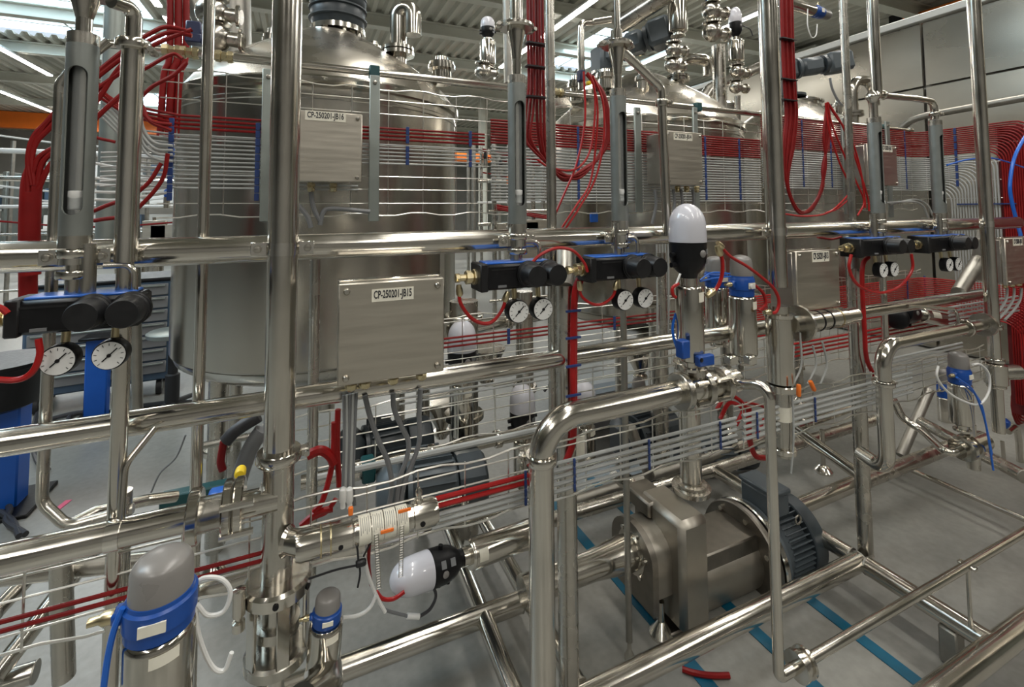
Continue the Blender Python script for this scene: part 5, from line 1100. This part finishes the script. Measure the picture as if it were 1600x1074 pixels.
# right valve body and connecting pipes
c_ = P(1520, 695, Y=1.1); t = T('clamped_valve', 'clamped valve body under the right hand standing valve', 'valve', c_-V((0, 0, .05)))
t.part('body', G().lathe(c_-X_*.12, X_, [(0, .03), (.03, .03), (.032, .048), (.05, .05), (.052, .04), (.08, .04), (.082, .05), (.10, .05), (.102, .04), (.2, .04), (.21, .03)], 30), M['steel'])
t.part('neck', G().cyl(c_+V((-.02, 0, .02)), c_+V((-.02, 0, .09)), .022), M['steel']); t.part('drain', G().cyl(c_+V((-.0, 0, -.04)), c_+V((0, 0, -.1)), .022), M['steel2'])
pipe('curved pipe sweeping left from the right hand valve body', [c_-X_*.11, c_-X_*.2, P(1440, 672, Y=1.25), P(1410, 655, Y=1.32), P(1396, 625, Y=1.34)], .016, 'steel', bend=.08)
z3 = P(1553, 600, Y=1.18).z
t = T('pipe_union', 'clamped union with side port below the rightmost upright pipe', 'pipe', (XP3, 1.18, .55)); t.part('tube', G().cyl((XP3, 1.18, .52), (XP3, 1.18, 1.03), .024, n=24), M['steel'])
for zz in (1.02, .86, .83, .77, .74): clamp(t, (XP3, 1.18, zz), (0, 0, 1), .026, .02)
t.part('side_port', G().cyl((XP3, 1.18, .80), (XP3+.11, 1.14, .80), .034, n=20), M['steel2']); t.part('bowl', G().lathe((XP3, 1.18, .74), (0, 0, 1), [(0, .03), (.01, .044), (.1, .044), (.11, .03)], 24), M['steel'])
# body below the middle upright pipe
t = T('filter_housing', 'sight and filter housing hanging below the middle upright pipe', 'pipe', (XP2, 1.18, .75)); zA = P(1216, 495, Y=1.18).z; zB = P(1218, 600, Y=1.18).z; zC = P(1222, 712, Y=1.18).z
t.part('top_disc', G().lathe((XP2, 1.18, zA), (0, 0, 1), [(0, .05), (.012, .052), (.014, .034), (.04, .034)], 32), M['steel'])
t.part('body', G().lathe((XP2, 1.18, zB), (0, 0, 1), [(0, .036), (.006, .044), (zA-zB-.004, .044), (zA-zB, .05)], 32), M['steel'])
clamp(t, (XP2, 1.18, zB-.012), (0, 0, 1), .036, .024); t.part('lower_tube', G().cyl((XP2, 1.18, zC), (XP2, 1.18, zB), .031, n=28), M['steel2'])
t.part('printed_label', G().lathe((XP2, 1.18, (zB+zC)/2), (0, 0, 1), [(0, .0311), (0, .0318), (.05, .0318), (.05, .0311)], 28), M['cream']); clamp(t, (XP2, 1.18, zC+.02), (0, 0, 1), .031, .02)
cc = P(1262, 510, Y=1.12); t = T('sensor_cylinder', 'short lying steel cylinder with black bands right of the middle upright pipe', 'cylinder', cc-V((0, 0, .03)))
t.part('end_disc', G().lathe((XP2+.075, 1.16, cc.z), X_, [(0, .03), (0, .062), (.008, .064), (.014, .058), (.014, .03)], 34), M['steel2']); t.part('barrel', G().lathe((XP2+.04, 1.16, cc.z), X_, [(0, .03), (.06, .03), (.062, .036), (.28, .036), (.285, .03), (.36, .03), (.365, .02)], 30), M['steel'])
for dx in (.13, .18, .24): t.part('band', G().lathe((XP2+.04+dx, 1.16, cc.z), X_, [(0, .036), (0, .0375), (.006, .0375), (.006, .036)], 28), M['black' if dx < .2 else 'brass'])
for i, pts in enumerate(([(1240, 540), (1238, 600), (1240, 680), (1236, 740)], [(1250, 520), (1252, 570), (1240, 600)], [(1270, 540), (1275, 570), (1262, 600)], [(1285, 535), (1292, 570), (1282, 600)])): hose('%s thin grey cable below the short lying cylinder' % ORD[i].replace('topmost', 'leftmost long'), HP(pts, 1.14), .0034, 'grey')
for i, (u, v) in enumerate(((1248, 611), (1266, 606))): single('orange_connector', G().lathe(P(u, v-10, Y=1.1), P(u+(10 if i else 0), v+12, Y=1.1)-P(u, v-10, Y=1.1), [(0, .006), (.004, .0075), (.036, .0075), (.04, .005)], 12), M['orange'], ('left', 'right')[i]+' orange connector right of the filter housing', 'connector')
single('floor_hose', G().tube(catmull([P(u, v, Z=.012) for u, v in ((1066, 1046), (1085, 1052), (1110, 1056), (1140, 1056))], 6), .009, 8), M['red'], 'short piece of red hose lying on the floor at the bottom', 'hose')
single('floor_mark', G().box(P(92, 794, Z=.002), (.03, .14, .003), (V((.96, -.27, 0)), V((.27, .96, 0)), V((0, 0, 1)))), M['pink'], 'pink tape mark on the floor at the left', 'tape', smooth=False)
# ================================================================ BACKGROUND
def cabinet(lab, X, Y, w_, d_, h_, yaw=.25):
    ax = (V((math.cos(yaw), math.sin(yaw), 0)), V((-math.sin(yaw), math.cos(yaw), 0)), V((0, 0, 1))); c = V((X, Y, 0)); t = T('tool_cabinet', lab, 'cabinet', c)
    t.part('carcass', G().box(c+V((0, 0, .14+h_/2)), (w_, d_, h_), ax, bev=.015), M['cab']); t.part('worktop', G().box(c+V((0, 0, .15+h_)), (w_+.03, d_+.03, .03), ax, bev=.01), M['black'])
    n = 7
    for k_ in range(n):
        z = .20+(h_-.08)*(k_+.5)/n; q = c+ax[0]*0-ax[1]*(d_/2+.008)+V((0, 0, z)); dr = t.part('drawer', G().box(q, (w_-.06, .018, (h_-.1)/n-.012), ax, bev=.004), M['cable'])
        t.part('handle', G().box(q-ax[1]*.016+V((0, 0, (h_-.1)/n*.3)), (w_-.1, .014, .014), ax, bev=.003), M['bar'], parent=dr)
    for i in (-1, 1):
        for j in (-1, 1): q = c+ax[0]*i*(w_/2-.08)+ax[1]*j*(d_/2-.08)+V((0, 0, .07)); wl = t.part('caster', G().cyl(q-ax[0]*.02, q+ax[0]*.02, .068, n=20), M['rubber']); t.part('hub', G().cyl(q-ax[0]*.022, q+ax[0]*.022, .03, n=14), M['bar'], parent=wl)
cabinet('blue grey drawer cabinet on wheels standing on the floor at the left', -1.55, 5.3, .95, .55, .86, .12)
def stand(lab, X, Y, w_, h_):
    t = T('blue_stand', lab, 'stand', (X, Y, 0)); t.part('post', G().box((X, Y, h_/2), (w_, w_*.6, h_), bev=.008), M['stand']); t.part('base_plate', G().box((X, Y, .01), (w_*1.8, w_*1.6, .02), bev=.004), M['black']); t.part('head_plate', G().box((X, Y, h_+.01), (w_*1.4, w_*1.4, .02), bev=.004), M['black'])
p_ = P(150, 655, Z=0); stand('slim blue post standing on the floor before the drawer cabinet', p_.x, p_.y, .14, .62)
p_ = P(12, 792, Z=0); stand('wide blue post at the left picture edge under the black tub', p_.x-.05, p_.y, .22, .62)
p_ = P(15, 600, Y=3.5); t = T('black_tub', 'black tub on the wide blue post at the left picture edge', 'tub', p_); t.part('shell', G().lathe(p_-V((0.05, 0, .12)), (0, 0, 1), [(0, .14), (.02, .18), (.22, .22), (.23, .23), (.25, .23)], 28), M['black'])
p_ = P(268, 645, Z=0); t = T('stool', 'round stool with black column left of the large tank', 'stool', p_); t.part('seat', G().lathe(p_+V((0, 0, .60)), (0, 0, 1), [(0, .15), (.01, .18), (.04, .185), (.05, .17)], 28), M['bar']); t.part('column', G().lathe(p_, (0, 0, 1), [(.05, .05), (.3, .05), (.31, .035), (.6, .035)], 18), M['rubber'])
for k_ in range(5): a_ = k_*1.2566; t.part('base_arm', G().tube([p_+V((0, 0, .08)), p_+V((.28*math.cos(a_), .28*math.sin(a_), .03))], .02, 8), M['rubber'])
for i, pts in enumerate(([(200, 600), (180, 640), (120, 645), (60, 660)], [(150, 640), (110, 650), (105, 670), (70, 690)], [(60, 640), (50, 680), (58, 720), (75, 735)])): hose(('upper', 'middle', 'lower')[i]+' dark cable lying on the floor at the left', [P(u, v, Z=.02) for u, v in pts], .015, 'dcable')
for i, pts in enumerate(([(0, 770), (15, 795), (10, 815), (40, 835)], [(0, 800), (20, 815), (30, 838)])): hose(('upper', 'lower')[i]+' thick violet black cable coil at the left edge', [P(u, v, Z=.03) for u, v in pts], .014, 'dcable')
# distant skids: frames, rails, vessels, each a thing with parts
def skid(lab, X, Y, w_, h_, seed, red=False):
    rnd = random.Random(seed); t = T('distant_skid', lab, 'machine', (X, Y, 0))
    for i in range(4): x = X-w_/2+w_*i/3; t.part('post', G().cyl((x, Y, 0), (x, Y, h_), .035, n=10), M['steel2']); t.part('post', G().cyl((x, Y+.9, 0), (x, Y+.9, h_), .035, n=10), M['dull'])
    for k_ in range(6): z = h_*(k_+.7)/6.3; t.part('cross_rail', G().cyl((X-w_/2-.1, Y-.04, z), (X+w_/2+.1, Y-.04, z), rnd.choice((.02, .03, .045)), n=10), M[rnd.choice(('steel', 'white', 'steel2', 'bar'))])
    for k_ in range(3):
        x = X+rnd.uniform(-.4, .4)*w_; t.part('vessel', G().lathe((x, Y+.45, .3), (0, 0, 1), [(0, .02), (.1, .17), (.9, .18), (1.0, .1), (1.02, .03), (1.2, .03)], 20), M['steel2'])
    for k_ in range(6):
        x = X+rnd.uniform(-.48, .48)*w_; z = rnd.uniform(.6, h_-.2); t.part('valve_cylinder', G().cyl((x, Y-.12, z), (x, Y-.12, z+.2), .05, n=14), M['steel']); t.part('valve_head', G().lathe((x, Y-.12, z+.2), (0, 0, 1), [(0, .04), (.06, .05), (.12, .045), (.16, .01)], 14), M[rnd.choice(('dome', 'black', 'blue', 'orange'))])
    for k_ in range(5): z = rnd.uniform(1.2, h_); t.part('hose', G().tube(catmull([V((X-w_/2, Y-.1, z)), V((X, Y-.15, z-.15)), V((X+w_/2, Y-.1, z+rnd.uniform(-.1, .1)))], 5), .018, 6), M['red' if red or k_ == 0 else 'white'])
    for k_ in range(3): x = X+rnd.uniform(-.4, .4)*w_; t.part('cabinet_box', G().box((x, Y-.05, rnd.uniform(.8, 1.8)), (.35, .15, .4), bev=.01), M['box'])
skid('nearest of the distant machine frames at the left picture edge', -5.2, 7.4, 3.0, 2.6, 1)
skid('distant machine frame seen between cabinet and left edge', -3.3, 10.5, 3.0, 2.9, 2)
skid('distant machine frame far back at the left', -9, 13.5, 4.5, 3.4, 3)
skid('machine frame with red hoses seen between the left and middle tanks', 3.5, 6.4, 1.9, 2.7, 4, True)
skid('farther machine frame seen in the gap between the left and middle tanks', 4.8, 9.8, 2.4, 3.0, 5, True)
skid('distant machine frame beyond the middle and right tanks', 7.6, 9.0, 1.8, 2.6, 6)
for i, (x, y) in enumerate(((-9.2, 30.0), (-12, 18), (1.5, 19), (6.5, 17.5), (-2.8, 26))):
    t = T('hall_column', 'pale steel roof column, %s' % ('left of centre behind the tank', 'far left', 'behind the large tank', 'between left and middle tanks', 'farthest away')[i], 'column', (x, y, 0))
    for dx in (-.13, .13): t.part('column_flange', G().box((x+dx, y, 3.05), (.02, .26, 6.1)), M['beam'], smooth=False)
    t.part('column_web', G().box((x, y, 3.05), (.25, .02, 6.1)), M['beam'], smooth=False)
for i, (x, y, w_, h_) in enumerate(((-5.8, 20, 3.6, 3.4), (-11, 22, 3.5, 3.0), (4, 22, 5, 3.2), (-1.0, 16, 2.6, 2.2))):
    t = T('storage_rack', 'distant pale storage rack, %s' % ('left of the large tank', 'far left', 'far behind the middle tank', 'low behind the large tank')[i], 'rack', (x, y, 0))
    for dx in (-w_/2, 0, w_/2): t.part('rack_post', G().box((x+dx, y, h_/2), (.1, .9, h_), bev=.01), M['bar'])
    for k_ in range(4):
        t.part('shelf', G().box((x, y, .2+h_*k_/4), (w_, .9, .06)), M['white'], smooth=False)
        for q in range(4): t.part('carton', G().box((x-w_/2+w_*(q+.5)/4, y, .23+h_*k_/4+.22), (w_/4*.8, .6, .44), bev=.01), M[('bwall', 'white', 'cab', 'lwall', 'duct')[(q*3+k_+i) % 5]])

# ---------------------------------------------------------------- pipework low behind the front trays, under the tanks
def lowpipe(lab, u0, v0, u1, v1, Y, r, mt='steel2', cl=()):
    a, b = P(u0, v0, Y=Y), P(u1, v1, Y=Y); t = T('rear_pipe', lab, 'pipe', a-V((0, 0, r))); t.part('tube', G().tube([a, b], r, 18), M[mt])
    for f in cl: clamp(t, a.lerp(b, f), b-a, r, .03)
    return t
lowpipe('steel pipe running low behind the hanging cables, carrying a dark clamp', 470, 755, 840, 672, 1.95, .026, 'steel', (.2, .5, .8)).part('dark_clamp', G().box(P(575, 733, Y=1.95), (.05, .07, .08), bev=.006), M['teal'])
lowpipe('pale steel pipe crossing behind the rear domed valve at mid height', 700, 520, 862, 488, 2.35, .034, 'bright', (.55,))
lowpipe('dull pipe low behind the elbow riser, running towards the pump top', 880, 790, 1180, 690, 2.15, .03, 'dull', (.3, .6))
lowpipe('steel pipe behind the red tubes of the lower tray, left of the riser', 640, 800, 835, 745, 1.8, .022, 'steel', (.4,))
lowpipe('slanting strut behind the large elbow riser', 985, 668, 1015, 745, 1.9, .026, 'dull')
lowpipe('steel pipe behind the right lower tray', 1150, 700, 1345, 632, 2.1, .028, 'steel', (.5,))
lowpipe('slanting steel strut left of the pump top plate', 958, 742, 1022, 800, 1.95, .022, 'steel2')
lowpipe('left one of two slanted steel struts under the header pipe', 235, 960, 262, 860, 2.2, .02, 'dull')
lowpipe('thin tube in front of the large tank bottom', 300, 700, 420, 676, 2.3, .014, 'steel2')
vup('rear valve with white dome hidden behind the clamp discs of the riser', 915, 720, 665, 596, 2.25, .055, .06, 'dome')
vup('rear steel valve with blue band behind the slim drain tube', 1000, 700, 640, 590, 2.4, .05, .045, 'cap')
vup('rear valve with blue band low behind the lower right tray', 1478, 665, 620, 575, 2.0, .045, .042, 'cap')
single('white_note', G().box(P(905, 700, Y=1.75), (.07, .004, .09)), M['cream'], 'blank cream card beside the lower end of the bright red vertical hose', 'card', smooth=False)
single('white_note', G().box(P(1358, 592, Y=1.2), (.035, .004, .05)), M['duct'], 'small pale tag on the corner post beside the right elbow pipe', 'tag', smooth=False)
single('blue_tag', G().box(P(928, 340, Y=2.1), (.05, .012, .05), bev=.004), M['bluet'], 'small blue square on the middle tank above the upper rail', 'tag')
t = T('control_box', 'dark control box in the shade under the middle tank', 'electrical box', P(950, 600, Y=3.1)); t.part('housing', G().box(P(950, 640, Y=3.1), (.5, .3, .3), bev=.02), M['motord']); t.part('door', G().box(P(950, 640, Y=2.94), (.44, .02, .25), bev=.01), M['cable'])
for i, (u, v) in enumerate(((690, 640), (760, 560), (1000, 560))):
    p_ = P(u, v, Y=2.6); t = T('cone_outlet', 'shiny conical outlet low behind the trays, '+('left', 'middle', 'right')[i]+' of three', 'outlet', p_-V((0, 0, .2)))
    t.part('cone', G().lathe(p_-V((0, 0, .15)), (0, 0, 1), [(0, .03), (.05, .03), (.2, .11), (.21, .11)], 24), M['steel']); clamp(t, p_-V((0, 0, .12)), (0, 0, 1), .034, .02)

# ---------------------------------------------------------------- small cables under the boxes and motors
for i, pts in enumerate(([(486, 294), (487, 312), (492, 330), (500, 345)], [(455, 292), (462, 315), (480, 338), (486, 356)], [(500, 352), (505, 332), (520, 326), (578, 331)])):
    hose(('right', 'left', 'bent')[i]+' dark cable under box JB16', HP(pts, 1.87), .0085, 'cable')
for i, u in enumerate((1023, 1052, 1064, 1082)): hose('%s dark cable hanging under box JB14' % ORD[i].replace('topmost', 'first'), HP([(u, 296), (u+2, 320), (u-4, 350)], 1.86), .0075, 'cable', group='cables under box JB14')
for i, u in enumerate((1574, 1585, 1596)): hose('%s grey cable hanging under the box at the right picture edge' % ORD[i].replace('topmost', 'first'), HP([(u, 450), (u-2, 468), (u-12, 485), (u-26, 500)], 1.28), .006, 'grey', group='cables under the right edge box')
hose('grey cable from the motor above the right tank', HP([(1297, 122), (1300, 138), (1310, 158), (1322, 170)], 2.55), .010, 'cable')
hose('thin white cable loop at the blue capped valve at the top right', HP([(1262, 14), (1262, 40), (1268, 58), (1275, 55), (1277, 38)], 1.9), .0035, 'white')
hose('thin cable right of the white domed valve beside the middle upright', HP([(1160, 40), (1172, 46), (1176, 56)], 2.2), .0035, 'dcable')
for i in range(5): hose('%s upright grey tube behind the third regulator dials' % ORD[i].replace('topmost', 'leftmost'), HP([(1026+4.4*i, 372), (1027+4.4*i, 440), (1027+4.4*i, 522)], 1.93), .0048, 'grey', group='upright grey tubes behind the third regulator')
hose('pale cable draped low between the regulators and tray at the centre', HP([(885, 640), (880, 600), (870, 590), (850, 612)], 2.0), .006, 'dcable')
hose('thin wire drooping to the floor below the large tank', HP([(290, 680), (275, 715), (250, 740), (236, 770)], 2.4), .0035, 'cable')
